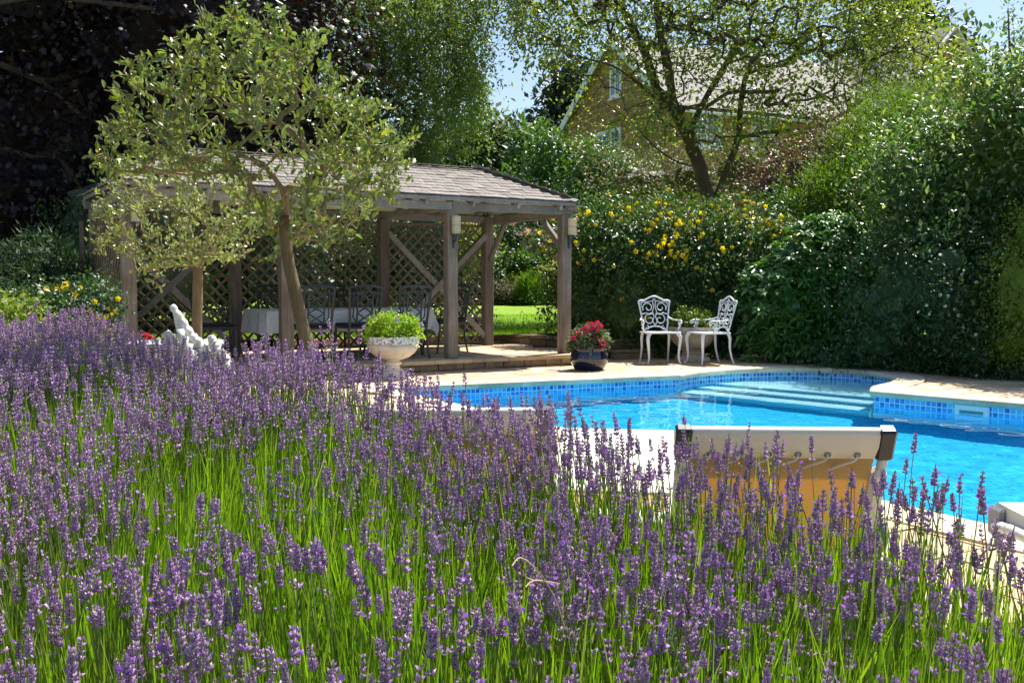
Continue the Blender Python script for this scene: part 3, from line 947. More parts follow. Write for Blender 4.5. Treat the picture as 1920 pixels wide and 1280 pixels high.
quoin_mat = plain('pale_quoin', (.45, .40, .32), .85)
for i in range(15):
    part('quoin', quoin_mat, bbox_(HP(-.02, HW - (.15 if i % 2 else .25), .6 + i * .45), (.08, .3 if i % 2 else .5, .4), .02, np.stack([hl, hg, [0, 0, 1]], 1)), parent=house)
gw = thing('garden_wall', 'old coursed stone garden wall behind the roses at the far end of the lawn', 'wall', (0, 33.2, .5))
wall_block = stone_mat('garden_wall_stone', [(.20, .14, .08), (.30, .22, .13), (.36, .27, .17)], 5, .8, (.4, .38, .34))
MB().add(*box((0, 33.45, 1.55), (9, .3, 2.4))).build('wall_core', mortar, gw)
for j in range(10):
    x = -4.5 + (.2 if j % 2 else 0)
    while x < 4.4:
        w_ = rng.uniform(.35, .6)
        MB().add(*bbox_((x + w_ / 2, 33.27 + rng.uniform(-.015, .015), .5 + j * .235), (w_ - .02, .14, .215), .02)).build('stone', wall_block, gw)
        x += w_
# ================================================================== FURNITURE AND POTS
# ---- white cast chairs
def spiral(cx, cz, r0, r1, a0, a1, n_=16):
    t = np.linspace(0, 1, n_); r_ = r0 + (r1 - r0) * t; a = a0 + (a1 - a0) * t
    return np.stack([cx + r_ * np.cos(a), 0 * t, cz + r_ * np.sin(a)], 1)
def white_chair(label, loc, rz):
    t_ = thing('garden_chair', label, 'chair', loc, rz, 'white cast iron chairs by the hedge')
    tilt = lambda P: np.column_stack([P[:, 0], -.20 - .22 * (P[:, 2] - .44) + P[:, 1], P[:, 2]])
    # back: outline and scrolls
    mb = MB()
    out_ = [(-.17, 0, .45), (-.185, 0, .55), (-.20, 0, .68), (-.225, 0, .83), (-.235, 0, .875), (-.205, 0, .895), (-.15, 0, .895), (-.09, 0, .925), (0, 0, .955)]
    full = out_ + [(-x, y, z) for x, y, z in out_[::-1][1:]]
    mb.add(*tube(tilt(catmull(full, 4)), .0125, 6))
    mb.add(*tube(tilt(catmull([(-.17, 0, .46), (-.10, 0, .505), (0, 0, .525), (.10, 0, .505), (.17, 0, .46)], 4)), .013, 6))
    mb.build('back_frame', white_iron, t_, smooth=True, local=True)
    mb = MB()
    for sg in (-1, 1):
        mx = lambda P: tilt(np.column_stack([P[:, 0] * sg, P[:, 1], P[:, 2]]))
        mb.add(*tube(mx(spiral(.095, .79, .085, .022, -PI * .15, PI * 2.1)), .0085, 5))
        mb.add(*tube(mx(spiral(.075, .62, .095, .02, PI * .75, -PI * 1.7)), .0085, 5))
        mb.add(*tube(mx(catmull([(.005, 0, .925), (.02, 0, .87), (.012, 0, .80), (.03, 0, .73), (.012, 0, .66), (.03, 0, .60), (.004, 0, .54)], 4)), .008, 5))
        mb.add(*tube(mx(catmull([(.18, 0, .79), (.20, 0, .84), (.17, 0, .87), (.10, 0, .875), (.03, 0, .89)], 4)), .007, 5))
        mb.add(*tube(mx(catmull([(.03, 0, .72), (.08, 0, .69), (.12, 0, .715), (.17, 0, .70), (.2, 0, .70)], 4)), .007, 5))
        mb.add(*tube(mx(catmull([(.165, 0, .61), (.18, 0, .61), (.19, 0, .61)], 2)), .008, 5))
        mb.add(*tube(mx(spiral(.125, .50, .035, .012, PI * .5, PI * 2.2, 10)), .008, 5))
        mb.add(*tube(mx(spiral(.205, .865, .018, .018, 0, 2 * PI, 10)), .006, 5))
    mb.build('back_scrollwork', white_iron, t_, smooth=True, local=True)
    # seat: rim and pierced plate
    rim = catmull([(-.22, -.2, .44), (-.245, .05, .445), (-.23, .22, .445), (0, .25, .448), (.23, .22, .445), (.245, .05, .445), (.22, -.2, .44), (0, -.22, .44)], 5, True)
    mb = MB().add(*tube(rim, .013, 6, closed=True))
    mid = np.array([0, 0, .444]); k_ = len(rim)
    inn_ = mid + (rim - mid) * .97
    V = np.concatenate([inn_ + [0, 0, .006], inn_ - [0, 0, .006]])
    mb.add(V, [tuple(range(k_)), tuple(range(k_, 2 * k_))[::-1]] + [(i, k_ + i, k_ + (i + 1) % k_, (i + 1) % k_) for i in range(k_)])
    mb.build('seat', white_iron, t_, local=True)
    for sg in (-1, 1):
        leg = catmull([(sg * .205, .205, .44), (sg * .235, .235, .37), (sg * .225, .228, .25), (sg * .215, .222, .12), (sg * .225, .235, .04), (sg * .245, .26, .008)], 4)
        MB().add(*tube(leg, np.interp(np.linspace(0, 1, len(leg)), [0, .2, .6, .85, 1], [.033, .026, .016, .013, .021]), 8)).build('leg', white_iron, t_, smooth=True, local=True)
        leg = catmull([(sg * .19, -.19, .44), (sg * .205, -.21, .36), (sg * .20, -.215, .22), (sg * .205, -.25, .08), (sg * .21, -.28, .008)], 4)
        MB().add(*tube(leg, np.interp(np.linspace(0, 1, len(leg)), [0, .2, .6, .85, 1], [.026, .022, .015, .012, .019]), 8)).build('leg', white_iron, t_, smooth=True, local=True)
        arm = catmull([(sg * .20, -.245, .655), (sg * .235, -.16, .625), (sg * .275, -.03, .615), (sg * .28, .10, .618), (sg * .275, .155, .60), (sg * .275, .14, .575), (sg * .275, .115, .585)], 5)
        MB().add(*tube(arm, .012, 6)).build('armrest', white_iron, t_, smooth=True, local=True)
        mb = MB().add(*tube(catmull([(sg * .275, .13, .60), (sg * .272, .06, .57), (sg * .27, .10, .53), (sg * .26, .06, .50), (sg * .25, .075, .455)], 5), .009, 5))
        P = spiral(.0, .0, .03, .01, 0, PI * 2.2, 10); mb.add(*tube(np.column_stack([np.full(10, sg * .273), .05 + P[:, 0], .565 + P[:, 2]]), .008, 5))
        P = spiral(.0, .0, .022, .008, PI, PI * 3, 10); mb.add(*tube(np.column_stack([np.full(10, sg * .268), .055 + P[:, 0], .515 + P[:, 2]]), .007, 5))
        mb.build('arm_bracket', white_iron, t_, smooth=True, local=True)
    return t_
white_chair('white cast iron armchair facing the pool, left of the fluted urn', (2.11, 14.22, 0), R(180 + 8))
white_chair('white cast iron armchair turned sideways, half inside the glossy shrub', (2.80, 14.10, 0), R(180 - 72))

# ---- dark dining set under the pavilion
def dining_chair(label, loc, rz, arms=False):
    t_ = thing('dining_chair', label, 'chair', loc, rz, 'dark metal chairs round the table')
    q = lambda x, z: (x, -.22 - .16 * (z - .45), z)
    mb = MB()
    for sg in (-1, 1):
        mb.add(*tube([q(sg * .19, .42), q(sg * .205, .65), q(sg * .215, .80), q(sg * .225, .93)], .017, 6))
    mb.add(*tube([q(x, .935 + .025 * (1 - (x / .225) ** 2)) for x in np.linspace(-.23, .23, 9)], .018, 6))
    mb.add(*tube([q(x, .855 + .03 * (1 - (x / .22) ** 2)) for x in np.linspace(-.22, .22, 9)], .014, 6))
    mb.add(*tube([q(-.19, .49), q(.19, .49)], .015, 6))
    mb.build('back_frame', black_iron, t_, local=True)
    mb = MB()
    for sg in (-1, 1):
        mb.add(*bar(q(sg * .10, .49), q(sg * .105, .87), .022, .018))
        for k_ in range(3):
            z0 = .49 + k_ * .125
            mb.add(*bar(q(-.10 * sg, z0), q(.10 * sg, z0 + .125), .021, .016))
        mb.add(*bar(q(sg * .10, .50), q(sg * .155, .56), .018, .014)); mb.add(*bar(q(sg * .155, .56), q(sg * .16, .86), .018, .014))
    mb.build('back_lattice', black_iron, t_, local=True)
    P = spiral(0, .905, .024, .024, 0, 2 * PI, 14)
    MB().add(*tube([q(p[0], p[2]) for p in P], .007, 5)).build('back_ring', black_iron, t_, local=True)
    MB().add(*bbox_((0, 0, .43), (.44, .44, .03), .01)).build('seat', black_iron, t_, local=True)
    MB().add(*bbox_((0, .01, .462), (.42, .42, .036), .014)).build('cushion', plain('charcoal_cushion', (.02, .02, .024), .9), t_, local=True)
    for sx, sy in ((-1, 1), (1, 1), (-1, -1), (1, -1)):
        MB().add(*tube([(sx * .20, sy * .20, .43), (sx * .205, sy * .21, .2), (sx * .22, sy * .25, 0)], .015, 6)).build('leg', black_iron, t_, local=True)
    if arms:
        for sg in (-1, 1):
            MB().add(*tube(catmull([q(sg * .215, .68), (sg * .25, 0, .66), (sg * .25, .18, .655), (sg * .24, .2, .6), (sg * .22, .19, .45)], 4), .011, 6)).build('armrest', black_iron, t_, local=True)
    return t_
dn = 'charcoal metal lattice dining chair '
fz = DZ + .003
for t_, s_, a_, lb, ar in ((2.33, .28, 0, dn + 'behind the leafy urn, backing onto the pool', 0), (3.02, .30, 2, dn + 'in the middle of the near side of the table', 0), (3.63, .32, -3, dn + 'on the near side of the table, beside the leaning trunk', 0),
                           (1.36, 1.05, 92, dn + 'at the right end of the table, seen from the side', 1), (4.62, 1.05, -95, dn + 'at the left end of the table beyond the fountain', 1),
                           (2.45, 1.86, 180, dn + 'on the far side of the table, right of centre', 0), (3.55, 1.86, 178, dn + 'on the far side of the table, left of centre', 0)):
    dining_chair(lb, W(t_, s_, fz), TH + R(a_), bool(ar))
tb = thing('dining_table', 'long dark dining table under the pavilion', 'table', W(2.95, 1.07, fz), TH)
MB().add(*bbox_((0, 0, .625), (2.3, 1.0, .035), .008)).build('tabletop', black_iron, tb, local=True)
for sx in (-1, 1):
    for sy in (-1, 1):
        MB().add(*tube([(sx * 1.0, sy * .4, .61), (sx * 1.0, sy * .4, .3), (sx * 1.04, sy * .42, 0)], .022, 8)).build('leg', black_iron, tb, local=True)
# lace cloth: a sheet that breaks over the table edge and hangs in folds
m, nt, b, out = new_mat('lace_cloth')
co = texco(nt, 'Object')
vo = N_(nt, 'ShaderNodeTexVoronoi', Scale=15.0); nt.links.new(co, vo.inputs['Vector'])
nz = noise(nt, 9, 4, .7, co)
pat = ramp(nt, vo.outputs['Distance'], [(.12, (.16, .17, .19)), (.24, (.62, .62, .60))])
msk = ramp(nt, nz, [(.48, (0, 0, 0)), (.55, (1, 1, 1))])
nt.links.new(mixc(nt, msk, (.66, .66, .64), pat), b.inputs['Base Color']); b.inputs['Roughness'].default_value = .85
lace = m
nu, nv = 61, 41
V = []
for j in range(nv):
    for i in range(nu):
        x = (i / (nu - 1) - .5) * 2.95; y = (j / (nv - 1) - .5) * 1.62
        ox = max(abs(x) - 1.165, 0); oy = max(abs(y) - .515, 0)
        fold = .022 * math.sin(x * 15) * min(oy * 5, 1) + .022 * math.sin(y * 17) * min(ox * 5, 1)
        px_ = math.copysign(min(abs(x), 1.165) + .10 * ox + (fold if ox > 0 else 0), x); py_ = math.copysign(min(abs(y), .515) + .07 * oy + (fold if oy > 0 else 0), y)
        V.append((px_, py_, .648 - .97 * max(ox, oy) - .35 * min(ox, oy)))
F = np.array([[j * nu + i, j * nu + i + 1, (j + 1) * nu + i + 1, (j + 1) * nu + i] for j in range(nv - 1) for i in range(nu - 1)])
cl = MB().add(V, F).build('tablecloth', lace, smooth=True)
cl.location = W(2.95, 1.07, fz); cl.rotation_euler = (0, 0, TH)
tag(cl, 'white lace tablecloth draped over the long dining table', 'tablecloth')

# ---- urns and pots
urn_stone = stone_mat('weathered_white_urn', [(.55, .47, .36), (.72, .66, .56), (.78, .74, .66)], 7, .3, (.45, .42, .38), dirt_amt=.5)
rim_stone, nt, b, out = new_mat('mottled_white_rim')
co = texco(nt)
nt.links.new(ramp(nt, noise(nt, 38, 6, .7, co), [(.42, (.12, .12, .12)), (.5, (.68, .68, .66))]), b.inputs['Base Color']); b.inputs['Roughness'].default_value = .8
ux, uy = -1.44, 12.02
urn = thing('garden_urn', 'white footed stone urn full of bright green leaves before the pavilion', 'urn', (ux, uy, 0))
MB().add(*lathe([(.002, .36), (.29, .36), (.318, .42), (.322, .425), (.322, .485), (.328, .49), (.326, .505), (.30, .507), (.29, .48), (.002, .47)], 40, (ux, uy, 0))).build('rim', rim_stone, urn, smooth=False)
MB().add(*lathe([(.06, .215), (.10, .22), (.19, .25), (.26, .30), (.30, .36), (.318, .419)], 40, (ux, uy, 0))).build('bowl', urn_stone, urn, smooth=True)
MB().add(*lathe([(.19, .0), (.19, .045), (.165, .05), (.16, .075), (.12, .095), (.085, .13), (.075, .16), (.10, .165), (.105, .19), (.08, .2), (.075, .22)], 32, (ux, uy, 0))).build('pedestal', urn_stone, urn, smooth=False)
u2x, u2y = 2.66, 14.66
urn2 = thing('garden_urn', 'fluted grey stone urn between the two white chairs', 'urn', (u2x, u2y, 0))
grey_urn = stone_mat('lichened_urn', [(.30, .27, .22), (.46, .42, .36), (.52, .48, .42)], 9, .6, (.3, .28, .24))
MB().add(*lathe([(.002, .43), (.33, .43), (.35, .44), (.355, .50), (.345, .51), (.31, .505), (.30, .47), (.002, .46)], 48, (u2x, u2y, 0))).build('rim', grey_urn, urn2)
MB().add(*lathe([(.15, .175), (.20, .20), (.27, .26), (.32, .33), (.34, .40), (.345, .43)], 72, (u2x, u2y, 0), lambda j, a: (.035 * abs(math.sin(a * 11)) - .02) if 0 < j < 5 else 0)).build('fluted_bowl', grey_urn, urn2, smooth=True)
MB().add(*bbox_((u2x, u2y, .035), (.44, .44, .07), .01)).add(*lathe([(.20, .07), (.19, .10), (.15, .115), (.14, .15), (.17, .16), (.17, .176)], 32, (u2x, u2y, 0))).build('pedestal', grey_urn, urn2)
bx_, by_ = 1.02, 13.15
glaze, nt, b, out = new_mat('navy_glaze')
nt.links.new(ramp(nt, noise(nt, 6, 4, .6, texco(nt)), [(.35, (.006, .007, .02)), (.7, (.012, .014, .05))]), b.inputs['Base Color'])
b.inputs['Roughness'].default_value = .08; b.inputs['Coat Weight'].default_value = .6
pot = thing('glazed_pot', 'round glossy navy pot holding pink geraniums at the deck corner', 'pot', (bx_, by_, 0))
MB().add(*lathe([(.002, .0), (.17, .0), (.20, .02), (.245, .10), (.252, .17), (.235, .24), (.225, .265), (.242, .28), (.245, .30), (.23, .305), (.215, .285), (.21, .26), (.002, .255)], 40, (bx_, by_, 0))).build('body', glaze, pot, smooth=True)

# ---- white fountain with a rising wing, half hidden by the lavender
marble = plain('white_marble', (.62, .62, .59), .6, 0, .10, 9, .3)
fx, fy = -1.83, 5.45
fb = thing('winged_fountain', 'white carved fountain with a tall slanting wing rising from the lavender', 'fountain', (fx, fy, 0))
def lumps(path, rad, k, amp, seed):
    r_ = np.random.default_rng(seed); P = catmull(path, 12); n_ = len(P)
    rr = np.interp(np.linspace(0, 1, n_), np.linspace(0, 1, len(rad)), rad)
    V, F = tube(P, rr * (1 + amp * np.abs(np.sin(np.arange(n_) * k))), 12)
    V = V + r_.normal(size=V.shape) * .0012
    return V, F
pt = lambda px, py, Y=5.4: at(px, py, Y)
mb = MB().add(*lumps([pt(322, 572), pt(338, 598), pt(356, 628), pt(374, 646), pt(388, 672), pt(402, 706)], [.013, .020, .024, .024, .027, .030], .52, .34, 1))
mb.build('wing_edge', marble, fb, smooth=True)
edge = [(322, 574), (338, 598), (356, 628), (374, 646), (388, 672), (402, 720), (360, 725), (346, 690), (338, 655), (330, 618)]
P3 = np.array([pt(a, b_, 5.38) for a, b_ in edge]); kk = len(P3)
mb = MB().add(np.concatenate([P3, P3 + [0, .05, 0]]), [tuple(range(kk)), tuple(range(kk, 2 * kk))[::-1]] + [(i, (i + 1) % kk, kk + (i + 1) % kk, kk + i)[::-1] for i in range(kk)])
mb.build('wing', marble, fb)
for i in range(6):
    a0 = pt(338 + i * 9, 618 + i * 13, 5.36); a1 = pt(344 + i * 4, 655 + i * 13, 5.36)
    MB().add(*tube([a0, (a0 + a1) / 2 + [0, -.012, 0], a1], [.020, .018, .006], 7)).build('feather', marble, fb, smooth=True)
for q, (x0, y0) in enumerate(((314, 624), (396, 632))):
    mb = MB().add(*lumps([pt(x0 - 2, y0 - 3), pt(x0 + 3, y0 + 8), pt(x0 + 12, y0 + 26), pt(x0 + 22, y0 + 46), pt(x0 + 30, y0 + 80)], [.014, .024, .030, .040, .045], .6, .2, 3 + q))
    mb.build('figure', marble, fb, smooth=True)
bw = at(288, 674, 5.45)
zt = bw[2]
MB().add(*lathe([(.002, zt - .16), (.16, zt - .15), (.23, zt - .05), (.25, zt + .05), (.275, zt + .06), (.275, zt + .08), (.24, zt + .08), (.21, zt + .03), (.002, zt + .0)], 40, (bw[0], fy + .36, 0))).build('basin', marble, fb, smooth=True)
MB().add(*lathe([(.2, 0), (.2, .08), (.13, .12), (.09, zt - .2), (.14, zt - .145)], 28, (bw[0], fy + .36, 0))).build('pedestal', marble, fb, smooth=True)

# ---- sun loungers
m, nt, b, out = new_mat('sling_fabric')
co = texco(nt, 'Object')
wv = N_(nt, 'ShaderNodeTexWave', Scale=90.0); wv.wave_type = 'BANDS'; wv.bands_direction = 'X'; nt.links.new(co, wv.inputs['Vector'])
wv2 = N_(nt, 'ShaderNodeTexWave', Scale=90.0); wv2.wave_type = 'BANDS'; wv2.bands_direction = 'Z'; nt.links.new(co, wv2.inputs['Vector'])
weave = mixc(nt, .5, wv.outputs['Color'], wv2.outputs['Color'])
nt.links.new(ramp(nt, weave, [(.2, (.56, .52, .45)), (.8, (.74, .70, .62))]), b.inputs['Base Color']); b.inputs['Roughness'].default_value = .7
bump(nt, b, weave, .3, .002)
sling = m
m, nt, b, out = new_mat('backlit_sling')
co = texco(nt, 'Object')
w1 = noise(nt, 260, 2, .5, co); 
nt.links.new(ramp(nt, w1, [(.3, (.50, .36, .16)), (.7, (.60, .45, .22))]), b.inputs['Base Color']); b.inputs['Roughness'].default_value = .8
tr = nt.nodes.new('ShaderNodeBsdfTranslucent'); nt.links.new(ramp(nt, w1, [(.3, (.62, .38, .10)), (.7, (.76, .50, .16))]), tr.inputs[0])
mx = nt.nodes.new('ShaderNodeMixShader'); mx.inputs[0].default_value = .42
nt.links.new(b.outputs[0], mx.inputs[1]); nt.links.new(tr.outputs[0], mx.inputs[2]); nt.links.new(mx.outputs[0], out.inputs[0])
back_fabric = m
frame_white = plain('cream_powder_coat', (.68, .66, .61), .4, 0, .04, 10)
black_plastic = plain('black_plastic', (.02, .024, .03), .35, 0, .2, 20)
grey_plastic = plain('grey_plastic', (.20, .22, .25), .4, 0, .1, 15)
cord_mat = plain('pale_cord', (.6, .57, .5), .7)
def lounger(label, loc, rz, back_ang, w_=.66, length=1.25, bl=.46, hz=.28):
    """local: head at the origin end, y runs towards the foot, z up"""
    t_ = thing('sun_lounger', label, 'sun lounger', loc, rz, 'sun loungers beside the pool')
    ca, sa_ = math.cos(back_ang), math.sin(back_ang)
    top = np.array([0, 0, hz + bl * sa_]); hin = np.array([0, bl * ca, hz])
    dn_ = unit(hin - top); nb_ = np.array([0, -sa_, -ca])          # nb_: the hidden back side of the rest
    X = np.array([1.0, 0, 0])
    # back panel seen from behind
    a, b_ = top + dn_ * .07, hin
    Mx = np.stack([X, dn_, np.cross(X, dn_)], 1)
    MB().add(*box((a + b_) / 2, (w_ - .10, np.linalg.norm(b_ - a), .003), Mx)).build('back_panel', back_fabric, t_, local=True)
    # the fabric wrapped round the head bar, hemmed behind with eyelets
    mb = MB(); prof = []
    for q in np.linspace(-PI / 2, PI / 2, 7): prof.append(top - dn_ * .018 * math.cos(q) + nb_ * (.018 * math.sin(q)))
    prof = [top + dn_ * .16 - nb_ * .019] + prof + [top + dn_ * .04 + nb_ * .0185, top + dn_ * .086 + nb_ * .013, top + dn_ * .088 + nb_ * .008]
    V = [p + X * (sx * (w_ / 2 - .045)) for sx in (-1, 1) for p in prof]; k_ = len(prof)
    mb.add(np.array(V), [(i, i + 1, k_ + i + 1, k_ + i) for i in range(k_ - 1)])
    wrap = mb.build('head_wrap', sling, t_, smooth=True, local=True)
    for i in range(6):
        c_ = top + dn_ * .070 + nb_ * .0165 + X * ((i - 2.5) * (w_ - .16) / 5.6)
        ring = [c_ + X * .0085 * math.cos(q) + dn_ * .0085 * math.sin(q) for q in np.linspace(0, 2 * PI, 11)[:-1]]
        MB().add(*tube(ring, .003, 5, closed=True)).build('eyelet', grey_plastic, wrap, local=True)
        c2 = c_ + dn_ * .035 + nb_ * .004 - X * .045
        MB().add(*tube(catmull([c_ + nb_ * .003, c_ + dn_ * .012 + nb_ * .012 - X * .01, c2, c2 + dn_ * .02 - nb_ * .012 - X * .02], 4), .0035, 5)).build('cord', cord_mat, wrap, local=True)
    for sx in (-1, 1):                                                # corner pieces and side covers
        V, F = bbox_(top + dn_ * .036 + X * sx * (w_ / 2 - .024), (.054, .110, .044), .008, Mx)
        MB().add(V, F).build('corner_cap', black_plastic, t_, local=True)
        MB().add(*tube([top + dn_ * .05 + X * sx * (w_ / 2 - .022), hin + X * sx * (w_ / 2 - .022)], .017, 8)).build('side_tube', frame_white, t_, smooth=True, local=True)
        sc_ = top + dn_ * .30 + X * sx * (w_ / 2 - .028)
        MB().add(*bbox_(sc_, (.05, .34, .05), .015, Mx)).build('side_cover', sling, t_, local=True)
        disc = hin + X * sx * (w_ / 2 + .012) + np.array([0, -.03, .06])
        V, F = lathe([(.002, -.012), (.055, -.012), (.06, 0), (.055, .012), (.002, .012)], 20)
        MB().add(np.column_stack([V[:, 2], V[:, 0], V[:, 1]]) + disc, F).build('hinge_knob', grey_plastic, t_, local=True)
    # seat with a rolled foot end
    y0, y1 = hin[1], hin[1] + length
    prof = [(y0, hz + .012), (y0 + .3, hz + .025), (y1 - .35, hz + .045), (y1 - .12, hz + .05)] + [(y1 - .065 + .065 * math.sin(q), hz - .01 + .065 * math.cos(q)) for q in np.linspace(.2, PI - .1, 8)] + [(y1 - .2, hz - .03), (y0, hz - .02)]
    k_ = len(prof)
    V = np.array([(sx * (w_ / 2 - .02), p[0], p[1]) for sx in (-1, 1) for p in prof])
    MB().add(V, [(i, (i + 1) % k_, k_ + (i + 1) % k_, k_ + i)[::-1] for i in range(k_)] + [tuple(range(k_)), tuple(range(k_, 2 * k_))[::-1]]).build('seat_sling', sling, t_, local=True)
    for sx in (-1, 1):
        MB().add(*tube(catmull([(sx * w_ / 2, y0 - .5, hz - .02), (sx * w_ / 2, y0, hz - .01), (sx * w_ / 2, y1 - .3, hz - .01), (sx * w_ / 2, y1 - .16, hz - .015), (sx * w_ / 2, y1 - .08, hz - .02)], 6), .02, 8)).build('side_rail', frame_white, t_, smooth=True, local=True)
        MB().add(*bbox_((sx * (w_ / 2 - .012), y1 - .058, hz - .012), (.022, .10, .105), .01)).build('foot_cap', grey_plastic, t_, local=True)
        for yy, dy in ((y0 - .25, -.06), (y1 - .35, .05)):
            MB().add(*tube([(sx * w_ / 2, yy, hz - .01), (sx * w_ / 2, yy + dy, .02)], .019, 8)).build('leg', frame_white, t_, smooth=True, local=True)
            MB().add(*lathe([(.024, 0), (.028, .005), (.026, .04), (.02, .05)], 12, (sx * w_ / 2, yy + dy, 0))).build('foot', black_plastic, t_, local=True)
    MB().add(*tube([(-w_ / 2, y0 - .2, hz - .02), (w_ / 2, y0 - .2, hz - .02)], .016, 8)).build('cross_bar', frame_white, t_, local=True)
    return t_
lounger('cream sun lounger with raised backrest glowing orange, nearest the camera', (.834, 3.02, 0), R(-3), R(64))
lounger('cream sun lounger with raised backrest at the left, mostly behind lavender', (-.185, 3.48, 0), R(3), R(64))
lounger('cream sun lounger lying flat between the two raised backrests', (.26, 3.20, 0), R(-9), R(3), .58, length=1.4, bl=.6, hz=.34)
lounger('cream sun lounger cut off by the right edge, its foot bolster showing', (2.0, 1.55, 0), R(0), R(2), .68, length=1.3, bl=.6, hz=.34)
# ================================================================== PLANTS
ICO = None
def ico(sub=3):
    import bmesh
    bm = bmesh.new(); bmesh.ops.create_icosphere(bm, subdivisions=sub, radius=1.0)
    V = np.array([v.co[:] for v in bm.verts]); F = np.array([[v.index for v in f.verts] for f in bm.faces]); bm.free()
    return V, F
ICO3 = ico(3); ICO2 = ico(2); ICO1 = ico(1)
CAMP = np.array([0, 0, CAM_H])

def blob_points(blobs, n, face=-.35, jit=.12, seed=1, fill=.32):
    """points near the surface of a union of ellipsoids, on the side the camera or sky sees; with outward normals"""
    B = np.array(blobs, float); A = (B[:, 3] * B[:, 5] + B[:, 4] * B[:, 5] + B[:, 3] * B[:, 4]); A = A / A.sum()
    P, Nn = [], []
    tot = 0
    while tot < n:
        k = rng.choice(len(B), size=n * 2, p=A); d = unit(rnd(n * 2))
        c, r_ = B[k, :3], B[k, 3:6]
        nr = unit(d / r_)
        lump = 1 + .16 * hnoise(d * 2.2 + c, 1.6, seed) + .10 * hnoise(d * 5 + c, 1.9, seed + 3)
        rad = lump * (1 + jit * rng.normal(size=len(d)) * .6)
        if fill: rad = np.where(rng.random(len(d)) < fill, rad * rng.uniform(.66, 1, len(d)), rad)
        p = c + d * r_ * rad[:, None]
        tc = unit(CAMP - p)
        ok = ((nr * tc).sum(1) > face) | (nr[:, 2] > .45)
        for j in range(len(B)):
            q = (p - B[j, :3]) / (B[j, 3:6] * .82)
            ok &= (k == j) | ((q ** 2).sum(1) > 1)
        ok &= p[:, 2] > .03
        P.append(p[ok]); Nn.append(nr[ok]); tot += ok.sum()
    return np.concatenate(P)[:n], np.concatenate(Nn)[:n]

def core_mesh(mb, blobs, k=.70, seed=0, sub=ICO3):
    for i, bl in enumerate(blobs):
        d = sub[0]; c = np.array(bl[:3]); r_ = np.array(bl[3:6])
        lump = 1 + .16 * hnoise(d * 2.2 + c, 1.6, seed) + .10 * hnoise(d * 5 + c, 1.9, seed + 3) + .11 * rng.normal(size=len(d))
        V = c + d * r_ * (k * lump)[:, None]
        V[:, 2] = np.maximum(V[:, 2], .01)
        mb.add(V, sub[1])

def leaf_cloud(mb, P, Nn, per, spread, size, shape=LEAF2, up=.25, outw=.5, droop=0.0, wild=.8, ret=False, sprig=0.0, rosette=False):
    n = len(P); k = np.repeat(np.arange(n), per); m_ = len(k)
    sd = unit(Nn * outw + rnd(n) * .5 + np.array([0, 0, up]))
    off = rnd(m_) * spread * .5
    tl = rng.random(m_) * sprig
    pos = P[k] + off + sd[k] * tl[:, None]
    d = unit(sd[k] * .7 + rnd(m_) * wild + np.array([0, 0, -droop]))
    nrm = Nn[k] * .30 + np.array([0, -.12, 1.0]) + rnd(m_) * .42
    s = rng.uniform(size[0], size[1], m_)
    if rosette:                               # whorls of leaves round each shoot tip
        ax = unit(Nn * .35 + np.array([0, -.22, .9]) + rnd(n) * .28)[k]
        f0 = frames(ax, np.tile([.3, .8, .1], (m_, 1))); an = np.tile(np.arange(per) * 2 * PI / per, n) + rng.normal(size=m_) * .25 + np.repeat(rng.random(n) * 6, per)
        d = f0[:, :, 0] * np.cos(an)[:, None] + f0[:, :, 2] * np.sin(an)[:, None] + ax * rng.uniform(-.15, .55, m_)[:, None]
        nrm = ax + rnd(m_) * .12; pos = P[k] + ax * (rng.random(m_) * .05 - .03)[:, None]
    fr = frames(d, nrm)
    if ret: return pos, fr, s
    scat(mb, shape[0], shape[1], pos, fr, s)

def stems(mb, base, tips, r0=.012, n=5, sides=5):
    for tp in tips:
        b_ = np.asarray(base) + np.append(rng.normal(size=2) * .06, 0)
        mid = b_ * .5 + tp * .5 + np.append(rng.normal(size=2) * .08, .1)
        P = catmull([b_, mid, tp], n)
        mb.add(*tube(P, np.linspace(r0, r0 * .3, len(P)), sides))

def shrub(name, label, cat, blobs, mat, n, per, spread, size, shape=LEAF2, core=.80, group=None, stem_mat=None, leaf_parts=0, **kw):
    B = np.array(blobs, float); base = np.array([B[:, 0].mean(), B[:, 1].mean(), max(B[:, 2].min() - B[:, 5].max(), 0.0)])
    t_ = thing(name, label, cat, base, 0, group)
    bp = {k: kw.pop(k) for k in ('face', 'jit', 'fill') if k in kw}
    P, Nn = blob_points(blobs, n, **bp)
    mb = MB()
    if core: core_mesh(mb, blobs, core * .84)
    if leaf_parts:
        pos, fr, s = leaf_cloud(None, P, Nn, per, spread, size, ret=True, **kw)
        score = s / np.linalg.norm(pos - CAMP, axis=1) * (1 + .3 * fr[:, 1, 2]) + ((pos - base) * unit(CAMP - base)).sum(1) * .004
        o_ = np.argsort(-score); big, small = o_[:leaf_parts], o_[leaf_parts:]
        scat(mb, shape[0], shape[1], pos[small], fr[small], s[small])
        lm = MB().add(*shape).mesh('leaf', mat)
        for i in big:
            o = bpy.data.objects.new('leaf', lm); C.objects.link(o); attach(o, t_)
            M = Matrix(fr[i].tolist()).to_4x4(); M.translation = pos[i]
            o.matrix_basis = M @ Matrix.Scale(s[i], 4)
    else:
        leaf_cloud(mb, P, Nn, per, spread, size, shape, **kw)
    f_ = mb.build('foliage', mat, t_)
    f_['kind'] = 'stuff'
    sm = MB()
    tips = P[rng.choice(len(P), min(14, len(P)), replace=False)]
    stems(sm, (base[0], base[1], base[2]), base + (tips - base) * .9)
    sm.build('stems', stem_mat or bark_dark, t_)
    return t_, P, Nn

